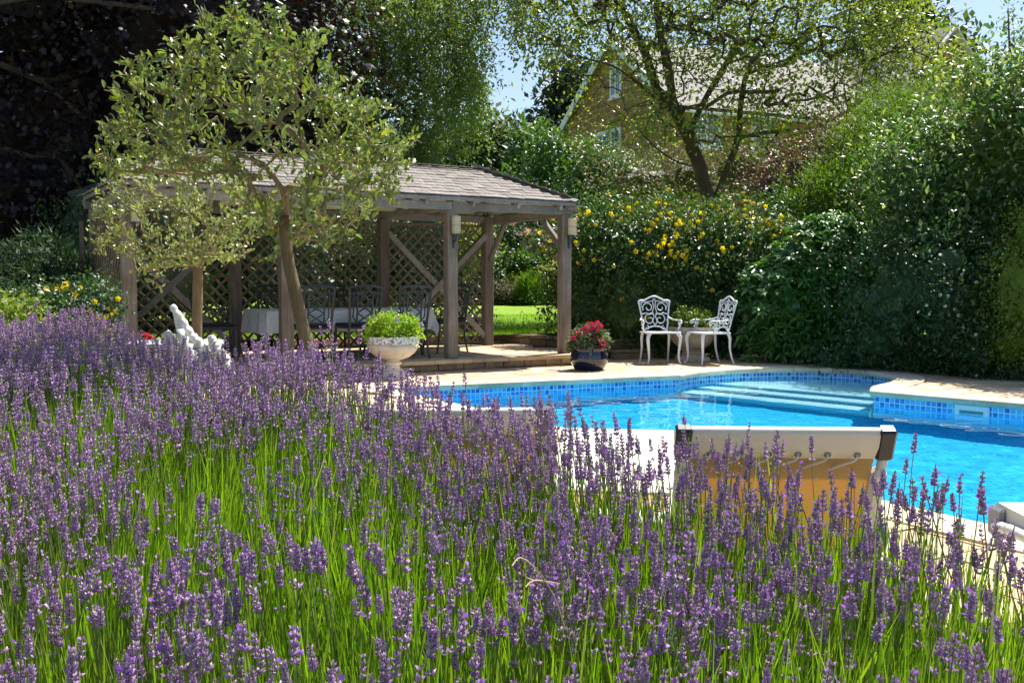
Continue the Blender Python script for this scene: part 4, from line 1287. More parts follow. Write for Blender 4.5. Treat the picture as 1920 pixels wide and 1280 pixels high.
def flowers_on(t_, P, Nn, mesh, n, size, zmin=None, name='flower', lift=.03, sel=None, clump=True):
    ok = np.ones(len(P), bool) if sel is None else sel(P)
    idx = np.where(ok)[0]
    if clump and len(idx) > n:                        # blooms come in loose clusters
        w_ = np.clip(hnoise(P[idx], 2.3, 4) + .8 * hnoise(P[idx], 5.5, 8) + .25, .02, None) ** 1.1; idx = rng.choice(idx, n, replace=False, p=w_ / w_.sum())
    else: idx = rng.choice(idx, min(n, len(idx)), replace=False)
    for i in idx:
        o = bpy.data.objects.new(name, mesh); C.objects.link(o); attach(o, t_)
        d = unit(Nn[i] * .6 + rng.normal(size=3) * .4 + unit(CAMP - P[i]) * .7)
        fr = frame_of(d, (0, 0, 1)); M = Matrix(np.stack([fr[:, 0], fr[:, 2], fr[:, 1]], 1).tolist()).to_4x4()
        M.translation = P[i] + Nn[i] * lift + unit(CAMP - P[i]) * lift
        o.matrix_basis = M @ Matrix.Scale(rng.uniform(*size), 4) @ Matrix.Rotation(rng.uniform(0, 6.3), 4, 'Z')

def flower_mesh(name, pet, centre, petals=5, cup=.35):
    mb = MB()
    for k in range(petals):
        a = 2 * PI * k / petals
        L_ = np.array([[0, 0, 0], [.34, .35, cup * .5], [.30, .8, cup], [0, 1, cup * .9], [-.30, .8, cup], [-.34, .35, cup * .5]])
        L_[:, :2] *= .5; L_[:, 2] *= .5
        rot = np.array([[math.cos(a), -math.sin(a), 0], [math.sin(a), math.cos(a), 0], [0, 0, 1]])
        mb.add(L_ @ rot.T, [(0, 1, 2, 3), (0, 3, 4, 5)])
    mb.add(ICO1[0] * np.array([.12, .12, .14]) + [0, 0, .09], ICO1[1], 1)
    return mb.mesh(name, [pet, centre])

# ---- branching
def grow(nodes, par, targets, seg, jit=.12, up=0.0, bias=1.0):
    nodes = [np.asarray(p, float) for p in nodes]; par = list(par); root = nodes[0]
    order = np.argsort([np.linalg.norm(t - nodes[-1]) for t in targets]) if len(targets) else []
    tips = []
    arr = np.array(nodes)
    for oi in order:
        t = np.asarray(targets[oi])
        dv = np.linalg.norm(arr - t, axis=1)
        cost = dv + bias * np.maximum(arr[:, 2] - t[2], 0) * .6
        i = int(np.argmin(cost)); p0 = nodes[i]; L_ = np.linalg.norm(t - p0)
        if L_ < 1e-3: continue
        pd = unit(p0 - nodes[par[i]]) if par[i] >= 0 else np.array([0, 0, 1.0])
        k = max(2, int(round(L_ / seg))); c = p0 + pd * L_ * .35 + np.array([0, 0, up * L_])
        last = i; new = []
        for q in range(1, k + 1):
            s = q / k; p = (1 - s) ** 2 * p0 + 2 * s * (1 - s) * c + s * s * t
            if q < k: p = p + rng.normal(size=3) * jit * seg
            nodes.append(p); par.append(last); last = len(nodes) - 1; new.append(p)
        tips.append(last); arr = np.concatenate([arr, new])
    return np.array(nodes), np.array(par), tips
def branch_mesh(mb, nodes, par, rtip, pw=.45, sides=6, rmax=None, seedr=None):
    n = len(nodes); cnt = np.zeros(n); ch = np.zeros(n, int)
    for i in range(n):
        if par[i] >= 0: ch[par[i]] += 1
    cnt[ch == 0] = 1
    for i in range(n - 1, 0, -1): cnt[par[i]] += cnt[i]
    r_ = rtip * np.maximum(cnt, 1) ** pw
    if rmax: r_ = np.minimum(r_, rmax)
    a = np.arange(1, n); b_ = par[1:]
    A, Bp = nodes[b_], nodes[a]; d = Bp - A
    fr = frames(d, np.tile(np.array([.31, .2, .93]), (len(a), 1)))
    an = np.arange(sides) * 2 * PI / sides
    ring = np.stack([np.cos(an), 0 * an, np.sin(an)], 1)
    rA = np.minimum(r_[b_], r_[a] * 1.35)
    VA = A[:, None] - d[:, None] * .06 + np.einsum('nij,kj->nki', fr, ring) * rA[:, None, None]
    VB = Bp[:, None] + np.einsum('nij,kj->nki', fr, ring) * r_[a][:, None, None]
    V = np.concatenate([VA, VB], 1).reshape(-1, 3)
    k = np.arange(sides); f0 = np.stack([k, (k + 1) % sides, sides + (k + 1) % sides, sides + k], 1)
    F = (f0[None] + (np.arange(len(a)) * 2 * sides)[:, None, None]).reshape(-1, 4)
    mb.add(V, F)
    return r_

def bark(name, lo, hi, sc=1.0):
    m, nt, b, out = new_mat(name)
    co = texco(nt, 'Object', (30 * sc, 30 * sc, 5 * sc)); f = noise(nt, 1, 7, .7, co, .8)
    f2 = noise(nt, 4, 4, .6, texco(nt))
    c = mixc(nt, .5, ramp(nt, f, [(.3, lo), (.7, hi)]), ramp(nt, f2, [(.35, lo), (.7, hi)]))
    nt.links.new(c, b.inputs['Base Color']); b.inputs['Roughness'].default_value = .9; b.inputs['Specular IOR Level'].default_value = .2
    bump(nt, b, f, .9, .01)
    return m
bark_tan = bark('tan_bark', (.085, .06, .03), (.27, .20, .11), 1.6)
bark_twig = bark('pale_twig', (.20, .15, .08), (.36, .28, .16), 1.3)
bark_dark = bark('dark_bark', (.05, .035, .025), (.13, .10, .075))
bark_birch = bark('birch_bark', (.04, .035, .03), (.18, .16, .14))

M_olive = leaf_mat('grey_olive_leaf', [(.07, .11, .03), (.13, .175, .04), (.22, .26, .04), (.10, .14, .045), (.27, .30, .05)], .30, .42, (1.35, 1.45, .5), .6, under=(.15, .20, .09))
M_olive2 = leaf_mat('small_olive_leaf', [(.15, .19, .05), (.22, .26, .065), (.29, .31, .08)], .33, .4, (1.4, 1.5, .7), .6, under=(.22, .25, .15))
M_purple = leaf_mat('purple_maple_leaf', [(.010, .007, .010), (.020, .012, .014), (.032, .016, .016), (.018, .018, .016)], .42, .14, (2.2, .8, .5), .45)
M_birch = leaf_mat('birch_leaf', [(.08, .13, .04), (.13, .19, .05), (.18, .23, .06)], .33, .48, (1.5, 1.6, .6), .6)
M_cherry = leaf_mat('orchard_leaf', [(.09, .14, .035), (.15, .215, .045), (.23, .265, .045), (.12, .17, .055)], .33, .45, (1.6, 1.6, .5), .6)
M_hyper = leaf_mat('hypericum_leaf', [(.035, .075, .020), (.055, .11, .026), (.08, .14, .035)], .38, .32, (1.5, 1.7, .5), .5)
M_vib = leaf_mat('glossy_evergreen_leaf', [(.045, .12, .022), (.07, .17, .032), (.11, .22, .05)], .30, .32, (1.5, 1.7, .4), .7)
M_varieg = leaf_mat('variegated_leaf', [(.05, .11, .028), (.08, .15, .035), (.11, .19, .04), (.14, .21, .05), (.46, .47, .20)], .36, .38, (1.3, 1.5, .7), .6)
M_conifer = leaf_mat('golden_conifer_spray', [(.06, .12, .010), (.11, .20, .012), (.17, .27, .018)], .6, .4, (1.3, 1.4, .4), .3)
M_conifer2 = leaf_mat('green_conifer_spray', [(.016, .038, .013), (.028, .058, .02), (.042, .08, .026)], .6, .25, (1.3, 1.5, .6), .3)
M_dark = leaf_mat('dark_shrub_leaf', [(.026, .065, .020), (.038, .085, .024), (.055, .11, .032)], .4, .25, (1.5, 1.7, .5), .5)
M_mid = leaf_mat('mid_green_leaf', [(.05, .11, .02), (.07, .14, .025), (.10, .18, .03)], .4, .3, (1.5, 1.7, .5), .5)
M_yel = leaf_mat('golden_shrub_leaf', [(.18, .24, .02), (.28, .32, .02), (.36, .38, .03)], .45, .35, (1.2, 1.3, .4), .5)
M_red = leaf_mat('bronze_red_leaf', [(.09, .045, .035), (.13, .06, .05), (.10, .09, .04)], .45, .25, (1.5, 1.0, .6), .5)
M_far = leaf_mat('distant_leaf', [(.05, .09, .03), (.08, .13, .04), (.11, .16, .05)], .55, .3, (1.4, 1.5, .6), .3)
M_holm = leaf_mat('holm_oak_leaf', [(.022, .038, .025), (.035, .055, .033), (.05, .07, .045)], .5, .15, (1.3, 1.4, .8), .4)
M_grey = leaf_mat('grey_brown_leaf', [(.12, .13, .07), (.17, .16, .08), (.10, .10, .05)], .5, .3, (1.3, 1.2, .7), .4)
M_parsley = leaf_mat('bright_bedding_leaf', [(.18, .32, .01), (.26, .40, .014), (.35, .47, .02)], .4, .35, (1.3, 1.4, .4), .5)
M_lime = leaf_mat('lime_leaf', [(.10, .17, .015), (.15, .22, .02), (.19, .26, .03)], .45, .35, (1.3, 1.4, .4), .4)
yellow_petal = leaf_mat('yellow_petal', [(.84, .60, .008), (.92, .70, .015)], .5, .5, (1.1, 1.1, .4), .3)
yellow_eye = plain('yellow_stamens', (.62, .36, .02), .6)
pink_petal = leaf_mat('hot_pink_petal', [(.68, .02, .13), (.78, .04, .20)], .5, .3, (1.2, .6, .7), .3)
rose_petal = leaf_mat('pale_rose_petal', [(.72, .46, .38), (.80, .58, .50)], .5, .3, (1.1, .9, .8), .3)
mauve_petal = leaf_mat('mauve_petal', [(.34, .22, .70), (.42, .30, .78)], .5, .3, (1.1, .9, 1.1), .3)
F_yel = flower_mesh('flower', yellow_petal, yellow_eye)
F_mau = flower_mesh('flower', mauve_petal, yellow_eye, 5, .3)
def rose_mesh(name, mat):
    mb = MB()
    for ly, (r_, k, cup) in enumerate(((.5, 7, .12), (.36, 6, .5), (.2, 5, .9))):
        for q in range(k):
            a = 2 * PI * q / k + ly * .5; rot = np.array([[math.cos(a), -math.sin(a), 0], [math.sin(a), math.cos(a), 0], [0, 0, 1]])
            L_ = np.array([[-.12, 0, 0], [.12, 0, 0], [.34, .7, cup * .8], [0, 1, cup], [-.34, .7, cup * .8]]) * np.array([r_, r_, .3])
            mb.add(L_ @ rot.T + [0, 0, ly * .03], [(0, 1, 2, 3, 4)])
    return mb.mesh(name, [mat])
F_rose = rose_mesh('rose', rose_petal)
def cluster_mesh(name, mat):
    mb = MB()
    for i in range(14):
        d = unit(rng.normal(size=3)); d[2] = abs(d[2]) * .8; c = d * .36
        fr = frame_of(unit(d + rng.normal(size=3) * .2))
        for k in range(5):
            a = 2 * PI * k / 5; v = fr[:, 0] * math.cos(a) + fr[:, 2] * math.sin(a); w_ = np.cross(fr[:, 1], v)
            mb.add([c, c + v * .14 + w_ * .10 + fr[:, 1] * .06, c + v * .24 + fr[:, 1] * .07, c + v * .14 - w_ * .10 + fr[:, 1] * .06], [(0, 1, 2, 3)])
    return mb.mesh(name, [mat])
F_ger = cluster_mesh('flower_head', pink_petal)
STAR = (np.array([[0, 0, 0], [.16, .30, .04], [.46, .36, .02], [.26, .62, .05], [.30, .92, 0], [0, .74, .05], [0, 1.12, -.05], [-.30, .92, 0], [-.26, .62, .05], [-.46, .36, .02], [-.16, .30, .04]]),
        np.array([[0, 1, 10], [1, 2, 3], [1, 3, 5], [3, 4, 5], [10, 5, 8], [1, 5, 10], [5, 6, 7], [8, 5, 7], [9, 10, 8], [5, 4, 6]]))
ROUND = leaf_shape(.24, -.10, .08)
LONG = leaf_shape(.17, -.22, .05)

# ---- standard trees in the lavender bed
def standard_tree(label, trunk, crown_fn, ntar, per, size, mat, seg, rtip, rmax, nparts, spread, group):
    base = trunk[0]
    t_ = thing('standard_tree', label, 'tree', base, 0, group)
    tp = catmull(trunk, 4); nodes = list(tp); par = [-1] + list(range(len(tp) - 1))
    targets = crown_fn(ntar)
    nd, pr, tips = grow(nodes, par, targets, seg, .09, .20, 1.6)
    k0 = len(tp)
    mb = MB(); V, F = tube(tp, np.linspace(rmax * 1.12, rmax * .86, len(tp)), 12); V = V + rnd(len(V)) * rmax * .035
    mb.add(V, F).build('trunk', bark_tan, t_, smooth=True)
    mb = MB(); branch_mesh(mb, nd, pr, rtip, .40, 5, rmax * .62); mb.build('branches', bark_twig, t_)
    tipn = np.array(tips); T = nd[tipn]; D_ = unit(nd[tipn] - nd[pr[pr[tipn]]])
    # leaves in opposite pairs up each shoot
    k = np.repeat(np.arange(len(T)), per); m_ = len(k)
    tl = rng.random(m_) ** .8 * spread
    pos = T[k] - D_[k] * tl[:, None] + D_[k] * .02 + rnd(m_) * .012
    d = unit(D_[k] * .85 + rnd(m_) * .62 + np.array([0, 0, .45]))
    fr = frames(d, rnd(m_) * .9 + np.array([0, -.2, .6])); s = rng.uniform(size[0], size[1], m_)
    sc = -np.linalg.norm(pos - CAMP, axis=1) + s * 6
    o_ = np.argsort(-sc); big, small = o_[:nparts], o_[nparts:]
    mb = MB(); scat(mb, ROUND[0], ROUND[1], pos[small], fr[small], s[small]); cr = mb.build('crown', mat, t_); cr['kind'] = 'stuff'
    lm = MB().add(*ROUND).mesh('leaf', mat)
    for i in big:
        o = bpy.data.objects.new('leaf', lm); C.objects.link(o); attach(o, t_)
        M = Matrix(fr[i].tolist()).to_4x4(); M.translation = pos[i]; o.matrix_basis = M @ Matrix.Scale(s[i], 4)
    return t_
def crown1(n):
    out_ = []
    while len(out_) < n:
        px, py = rng.uniform(160, 790), rng.uniform(0, 500)
        c = (px - 478) / 285; e = (py - 262) / 245
        lim = 1 + .13 * math.sin(4 * math.atan2(e, c) + 1) + .10 * math.sin(9 * math.atan2(e, c)) + .16 * math.sin(23 * math.atan2(e, c) + 2) * (e < .3)
        if py < 190: c = (px - 440) / 285 * (1 + (190 - py) * .0022)
        if c * c + e * e > lim: continue
        if py > 330 and px < 430: continue
        if py > 430 and px < 600 and rng.random() < .7: continue
        if c * c + e * e < .18 and rng.random() < .5: continue
        hd = .62 * math.sqrt(max(1.05 - c * c - e * e, .05))
        out_.append(at(px, py, 4.5 + rng.uniform(-1, 1) * hd))
    return np.array(out_)
def crown2(n):
    out_ = []
    while len(out_) < n:
        px, py = rng.uniform(165, 500), rng.uniform(270, 590)
        c = (px - 325) / 160; e = (py - 405) / 130
        if c * c + e * e > 1 + .12 * math.sin(5 * math.atan2(e, c)): continue
        if py > 500 and abs(px - 370) < 60: continue
        hd = .5 * math.sqrt(max(1.05 - c * c - e * e, .05))
        out_.append(at(px, py, 6.4 + rng.uniform(-1, 1) * hd))
    return np.array(out_)
standard_tree('tall leaning standard tree with grey green leaves in front of the pavilion', [at(618, 900, 4.5), at(590, 720, 4.5), at(574, 640, 4.5), at(556, 560, 4.5), at(543, 500, 4.5), at(535, 450, 4.5), at(534, 405, 4.5)],
              crown1, 680, 9, (.027, .047), M_olive, .09, .0026, .029, 280, .16, 'clipped standard trees')
standard_tree('smaller standard tree with slim straight trunk beside the white fountain', [at(366, 880, 6.4), at(367, 760, 6.4), at(369, 620, 6.4), at(371, 540, 6.4), at(370, 500, 6.4), at(366, 470, 6.4)],
              crown2, 320, 10, (.028, .044), M_olive2, .10, .0024, .034, 150, .15, 'clipped standard trees')

# ---- purple maple filling the upper left
def big_tree(label, base, blobs, mat, n, per, spread, size, shape, bmat, trunk_r, core, limbs=60, name='tree', **kw):
    t_ = thing(name, label, 'tree', base)
    P, Nn = blob_points(blobs, n, **{k: kw.pop(k) for k in ('face', 'jit', 'fill') if k in kw})
    mb = MB()
    if core: core_mesh(mb, blobs, core)
    leaf_cloud(mb, P, Nn, per, spread, size, shape, **kw)
    cr = mb.build('crown', mat, t_); cr['kind'] = 'stuff'
    B = np.array(blobs); top = np.array([base[0], base[1], B[:, 2].max()])
    tr = catmull([base, np.asarray(base) * .6 + top * .4 + [.1, 0, 0], top], 5)
    tg = P[rng.choice(len(P), min(limbs, len(P)), replace=False)]
    nd, pr, _ = grow(list(tr), [-1] + list(range(len(tr) - 1)), base + (tg - base) * .93, .8, .15, .08, .6)
    mb = MB(); branch_mesh(mb, nd, pr, trunk_r / 8, .48, 7, trunk_r); mb.build('trunk', bmat, t_)
    return t_
big_tree('dark purple leaved maple filling the upper left of the garden', (-8.2, 20.5, 0),
         [(-9.6, 20.5, 3.6, 3.6, 2.6, 3.4), (-6.3, 20.2, 5.4, 3.3, 2.4, 3.4), (-9.0, 20.5, 7.4, 4.6, 2.8, 2.6), (-5.2, 21.0, 3.4, 1.9, 1.8, 2.2), (-11.5, 19.0, 2.0, 2.4, 1.8, 2.0)],
         M_purple, 5400, 7, .75, (.085, .16), STAR, bark_dark, .32, .66, droop=.35, fill=.45, name='maple_tree')

# ---- weeping birch
t_ = thing('birch_tree', 'weeping birch with fine hanging twigs behind the pavilion roof', 'tree', at(652, 560, 22))
bn = [at(652, 560, 22), at(650, 450, 22), at(646, 330, 22), at(644, 200, 22), at(640, 60, 22), at(640, -80, 22)]
nodes = list(catmull(bn, 3)); par = [-1] + list(range(len(nodes) - 1))
def addlimb(nodes, par, pts, at_i=None):
    P = catmull(pts, 3); i = int(np.argmin(np.linalg.norm(np.array(nodes) - P[0], axis=1)))
    for p in P[1:]:
        nodes.append(p); par.append(i); i = len(nodes) - 1
for lb in ([(648, 400), (690, 300), (735, 200), (790, 110), (840, 50), (900, 40)], [(646, 330), (700, 240), (760, 190), (830, 160), (900, 150)], [(645, 260), (680, 150), (720, 50), (760, -40)], [(650, 430), (720, 340), (790, 270), (850, 230)], [(644, 200), (600, 110), (570, 40)]):
    addlimb(nodes, par, [at(a, b_, 22 + rng.uniform(-1.0, .6)) for a, b_ in lb])
tg = []
while len(tg) < 520:
    px, py = rng.uniform(600, 985), rng.uniform(-90, 270)
    if py > 265 - abs(px - 780) * .55 + 40 * math.sin(px * .05): continue
    if px > 900 and py > 170: continue
    if px > 915 and py > -20: continue
    tg.append(at(px, py, 22 + rng.uniform(-1.7, 1.4)))
nd, pr, tips = grow(nodes, par, np.array(tg), .45, .15, .10, .3)
mb = MB(); branch_mesh(mb, nd, pr, .0075, .46, 6, .2); mb.build('trunk', bark_birch, t_)
mb = MB(); tw = MB()
for tip in nd[np.array(tips)]:
    Ls = rng.uniform(.35, 1.5); k = int(Ls * 38)
    s = np.sort(rng.random(k)); sway = rng.normal(size=2) * .12
    P = tip + np.stack([sway[0] * s, sway[1] * s, -Ls * s], 1)
    tw.add(*tube(P[[0, k // 2, -1]], .0035, 3, cap=False))
    for q in range(3):
        d = unit(rnd(k) * .8 + np.array([0, 0, -.8])); scat(mb, LEAF2[0], LEAF2[1], P + rnd(k) * .09, frames(d, rnd(k)), rng.uniform(.055, .095, k))
cr = mb.build('crown', M_birch, t_); cr['kind'] = 'stuff'
tw.build('hanging_twigs', bark_birch, t_)

# ---- old spreading tree in front of the house
t_ = thing('orchard_tree', 'old spreading tree with dark forking limbs in front of the stone house', 'tree', at(1338, 470, 21))
DT = 21.0
nodes = list(catmull([at(1345, 560, DT), at(1340, 450, DT), at(1335, 392, DT), at(1322, 350, DT), at(1312, 310, DT), at(1298, 280, DT)], 3)); par = [-1] + list(range(len(nodes) - 1))
for lb in ([(1298, 280), (1283, 235), (1240, 195), (1195, 155), (1150, 125), (1105, 112), (1060, 100)], [(1290, 255), (1264, 200), (1255, 140), (1242, 80), (1232, 10), (1225, -60)],
           [(1290, 255), (1320, 190), (1358, 125), (1398, 60), (1425, -10)], [(1335, 392), (1360, 325), (1384, 260), (1388, 205), (1400, 140), (1440, 75), (1470, 10)],
           [(1384, 260), (1425, 250), (1480, 244), (1535, 236), (1600, 200), (1660, 160)], [(1308, 315), (1262, 300), (1222, 270), (1180, 225), (1120, 185)],
           [(1360, 330), (1420, 322), (1475, 308), (1530, 300)], [(1400, 140), (1480, 110), (1560, 80), (1640, 60)], [(1240, 195), (1210, 100), (1180, 40), (1150, -20)]):
    d0 = rng.uniform(-1.1, .9)
    addlimb(nodes, par, [at(a, b_, DT + d0 * min(i / 3, 1)) for i, (a, b_) in enumerate(lb)])
tg = []
while len(tg) < 1050:
    px, py = rng.uniform(940, 1800), rng.uniform(-110, 330)
    c = (px - 1375) / 410; e = (py - 90) / 200
    if c * c + e * e > 1 + .18 * math.sin(6 * math.atan2(e, c)) and not (px < 1120 and py < 210 and py < 60 + (px - 950) * .9): continue
    if px < 1075 and py > 130: continue
    if px < 1180 and py > 95 and rng.random() < .6: continue
    if 1090 < px < 1560 and 110 < py < 330 and rng.random() < .45: continue
    tg.append(at(px, py, DT + rng.uniform(-1.7, 1.5)))
nd, pr, tips = grow(nodes, par, np.array(tg), .45, .18, .08, .5)
mb = MB(); branch_mesh(mb, nd, pr, .009, .47, 7, .21); mb.build('trunk', bark_dark, t_)
mb = MB(); T = nd[np.array(tips)]; D_ = unit(T - nd[pr[pr[np.array(tips)]]])
leaf_cloud(mb, T, D_, 30, .56, (.075, .13), LEAF2, up=.1, outw=.6, droop=.25, wild=.8)
cr = mb.build('crown', M_cherry, t_); cr['kind'] = 'stuff'

# ---- distant trees
def far_tree(label, px, top, half, Y, mat, n=420, base_z=0.3, name='tree'):
    c = at(px, top, Y); r_ = half / FPX * Y; h = c[2] - base_z
    bl = []
    for k in range(6):
        a = rng.uniform(0, 2 * PI); f_ = rng.uniform(.35, .8)
        bl.append((c[0] + r_ * .5 * math.cos(a), Y + r_ * .5 * math.sin(a), base_z + h * f_, r_ * rng.uniform(.5, .7), r_ * .6, min(h * (1 - f_) * .95, r_ * .9)))
    bl.append((c[0], Y, c[2] - min(h * .3, r_), r_ * .6, r_ * .6, min(h * .3, r_)))
    big_tree(label, (c[0], Y, base_z), bl, mat, n, 9, Y * .022, (Y * .006, Y * .011), LEAF2, bark_dark, r_ * .08, .86, 20, name)
far_tree('rounded pale green tree seen through the gap left of the house', 915, 238, 85, 56, M_far)
far_tree('low bushy green tree beyond the pavilion ridge', 845, 262, 55, 60, M_far)
far_tree('small light green tree beside the house gable', 985, 250, 40, 48, M_mid, 260)
far_tree('tall dark evergreen oak rising left of the house', 1068, 125, 68, 54, M_holm, 700)
far_tree('pointed dark evergreen just left of the sky gap', 1012, 238, 30, 52, M_holm, 250)
far_tree('dark green tree rising behind the right end of the house', 1690, -40, 110, 62, M_dark, 600)
far_tree('lighter green tree behind the house beside the sky gap', 1800, 62, 70, 58, M_far, 450)
far_tree('green tree between the birch and the purple maple', 600, 180, 110, 50, M_far, 400)
for k, (px, top, half, Y) in enumerate(((420, 250, 160, 55), (730, 330, 120, 50))):
    far_tree(['distant tree low behind the purple maple', 'distant tree glimpsed behind the pavilion trellis'][k], px, top, half, Y, M_far, 260)

# ---- hedge and shrubs behind the pool, left to right
hb = []
for px, top, Y, rx in ((1105, 362, 16.2, .75), (1165, 372, 15.9, .7), (1235, 366, 15.9, .75), (1310, 380, 15.8, .75), (1385, 372, 15.8, .75), (1440, 400, 15.7, .65)):
    c = at(px, top, Y); hb.append((c[0], Y, c[2] * .56, rx, .65, c[2] * .36)); hb.append((c[0] + .1, Y - .25, c[2] * .3, rx, .6, c[2] * .32))
t_, P, Nn = shrub('hypericum_hedge', 'tall dark hedge starred with yellow flowers behind the white chairs', 'hedge', hb, M_hyper, 2600, 9, .18, (.05, .09), LEAF2, .82, outw=.5, up=.3, sprig=.25, jit=.18)
okf = lambda P: (P[:, 2] > 1.45 + .45 * hnoise(P, 1.1)) & (P[:, 1] < 16.2)
flowers_on(t_, P, Nn, F_yel, 295, (.065, .095), sel=okf, lift=.11)
flowers_on(t_, P, Nn, F_yel, 30, (.075, .10), sel=lambda P: (P[:, 2] > .5) & (P[:, 2] < 1.4) & (P[:, 1] < 15.8))
def px_shrub(name, label, spec, mat, n, per, spread, size, shape=LEAF2, cat='shrub', **kw):
    bl = []
    for px, py, Y, rx, ry, rz in spec:
        c = at(px, py, Y); bl.append((c[0], Y, c[2], rx, ry, rz))
    return shrub(name, label, cat, bl, mat, n, per, spread, size, shape, **kw)
px_shrub('glossy_shrub', 'large glossy leaved evergreen shrub beside the white chairs',
         [(1555, 520, 14.5, .75, .55, .72), (1490, 575, 14.4, .58, .5, .62), (1600, 600, 14.3, .65, .5, .55), (1450, 635, 14.45, .42, .35, .34), (1550, 450, 14.6, .50, .45, .34), (1640, 540, 14.4, .45, .45, .55), (1540, 640, 14.2, .75, .35, .28), (1430, 560, 14.7, .35, .35, .5)],
         M_vib, 900, 8, .15, (.10, .175), LONG, core=.62, rosette=True, jit=.16, leaf_parts=260)
px_shrub('variegated_shrub', 'tall cream edged shrub filling the right side under the sky',
         [(1860, 330, 14.2, 1.05, .9, 1.15), (1885, 215, 14.4, .6, .6, .75), (1740, 370, 13.9, .75, .7, .72), (1930, 450, 13.6, .8, .7, .9), (1800, 470, 13.5, .85, .6, .6), (1700, 310, 14.1, .45, .5, .42), (2040, 190, 12.9, .8, .8, .9), (2100, 250, 12.2, .8, .8, 1.0)],  # last two blobs lie out of view, added to throw shade on the patio
         M_varieg, 2300, 10, .18, (.07, .13), LEAF4, core=.80, up=.4, outw=.6, sprig=.38, jit=.2)
# its leading shoot against the sky
t_ = thing('holly_shoot', 'upright leafy leader shoot against the sky at the right edge', 'shrub', at(1900, 300, 14.0))
P = catmull([at(1905, 300, 14.0), at(1899, 180, 14.0), at(1893, 90, 14.0), at(1890, 15, 14.0)], 6)
MB().add(*tube(P, np.linspace(.035, .006, len(P)), 6)).build('stem', bark_tan, t_)
Q = np.concatenate([P[rng.integers(0, len(P), 90)] + rnd(90) * np.array([.11, .11, .06])]); mb = MB(); leaf_cloud(mb, Q, unit(rnd(90) + [0, 0, .4]), 6, .10, (.05, .085), LEAF4); o = mb.build('foliage', M_varieg, t_); o['kind'] = 'stuff'
px_shrub('golden_conifer', 'feathery bright golden green conifer left of the variegated shrub',
         [(1690, 260, 17.0, .75, .6, .72), (1620, 330, 16.6, .62, .6, .75), (1560, 390, 16.2, .6, .5, .55), (1650, 420, 16.0, .8, .6, .9)],
         M_conifer, 2300, 10, .20, (.05, .10), (BLADE[0] * np.array([.2, 1, 1]), BLADE_F), core=.84, up=.45, outw=.7, wild=.6, sprig=.2, cat='conifer')
px_shrub('bronze_shrub', 'bronze red small leaved shrub under the spreading tree', [(1505, 330, 17.4, .55, .5, .55), (1560, 290, 17.6, .5, .5, .6), (1450, 360, 17.2, .5, .5, .45)],
         M_red, 420, 9, .3, (.05, .08), LEAF2, core=.62, fill=.3)
px_shrub('mid_green_shrub', 'mid green shrub behind the yellow flowers, below the bronze one', [(1490, 400, 16.6, .6, .5, .42), (1580, 420, 16.2, .6, .5, .5)], M_mid, 620, 9, .2, (.05, .085), LEAF2, core=.8)
px_shrub('grey_shrub', 'grey green twiggy bush against the house wall', [(1290, 345, 24, 1.2, .9, .8), (1400, 330, 23, 1.2, .9, 1.0), (1200, 345, 25, 1.3, .9, .8)], M_grey, 700, 8, .5, (.07, .12), LEAF2, core=.6, fill=.3)
px_shrub('climbing_shrub', 'large leaved green climber at the foot of the house gable', [(1110, 345, 35.5, 1.1, .8, 1.3), (1165, 350, 35, 1.1, .8, 1.1), (1090, 400, 35.2, 1.3, .6, 1.1)], M_mid, 520, 8, .45, (.13, .2), LEAF4, core=.82)
px_shrub('lime_tree_bush', 'fresh green bush left of the house corner', [(1040, 305, 38, 1.0, .8, 1.2), (1015, 350, 38, 1.0, .8, 1.0), (1030, 390, 38, 1.3, .8, 1.2)], M_mid, 420, 8, .5, (.12, .2), LEAF2, core=.82)
px_shrub('dark_understorey_shrub', 'dark leafy shrub beneath the variegated one, right of the glossy shrub',
         [(1700, 560, 13.2, .7, .6, .8), (1790, 560, 12.8, .7, .6, .85), (1870, 590, 12.4, .6, .6, .75), (1660, 640, 13.2, .5, .4, .4), (1750, 480, 13.4, .6, .5, .5), (2010, 500, 12.6, .8, .7, 1.2), (2110, 520, 12.0, .8, .7, 1.1)], M_dark, 2000, 9, .16, (.05, .09), LEAF4, core=.8, sprig=.28, jit=.2)
px_shrub('ground_cover', 'low dark ground cover spilling over the paving edge at right',
         [(1660, 676, 13.25, .55, .3, .22), (1730, 680, 12.95, .5, .3, .25), (1800, 685, 12.6, .5, .3, .28), (1880, 690, 12.2, .5, .35, .3), (1950, 690, 11.8, .5, .35, .35), (1590, 676, 13.5, .5, .3, .2)], M_dark, 1100, 9, .12, (.03, .05), LEAF2, core=.8)
px_shrub('lime_shrub', 'yellow green fine leaved shrub at the right edge above the paving', [(1915, 560, 11.9, .42, .4, .62), (1950, 470, 12.1, .4, .4, .6), (1900, 640, 11.8, .3, .3, .3)], M_lime, 800, 9, .13, (.035, .055), LEAF2, core=.82)
t_, P, Nn = px_shrub('white_flowered_shrub', 'dark shrub with tiny white flower heads at the right', [(1800, 600, 12.35, .4, .3, .6), (1840, 660, 12.1, .35, .3, .35)], M_dark, 420, 8, .14, (.05, .08), LEAF4, core=.8)
white_fl = flower_mesh('flower', plain('cream_petal', (.6, .62, .5), .6), plain('cream_eye', (.5, .5, .3), .6), 5, .2)
flowers_on(t_, P, Nn, white_fl, 26, (.04, .06), sel=lambda P: P[:, 1] < 12.4)

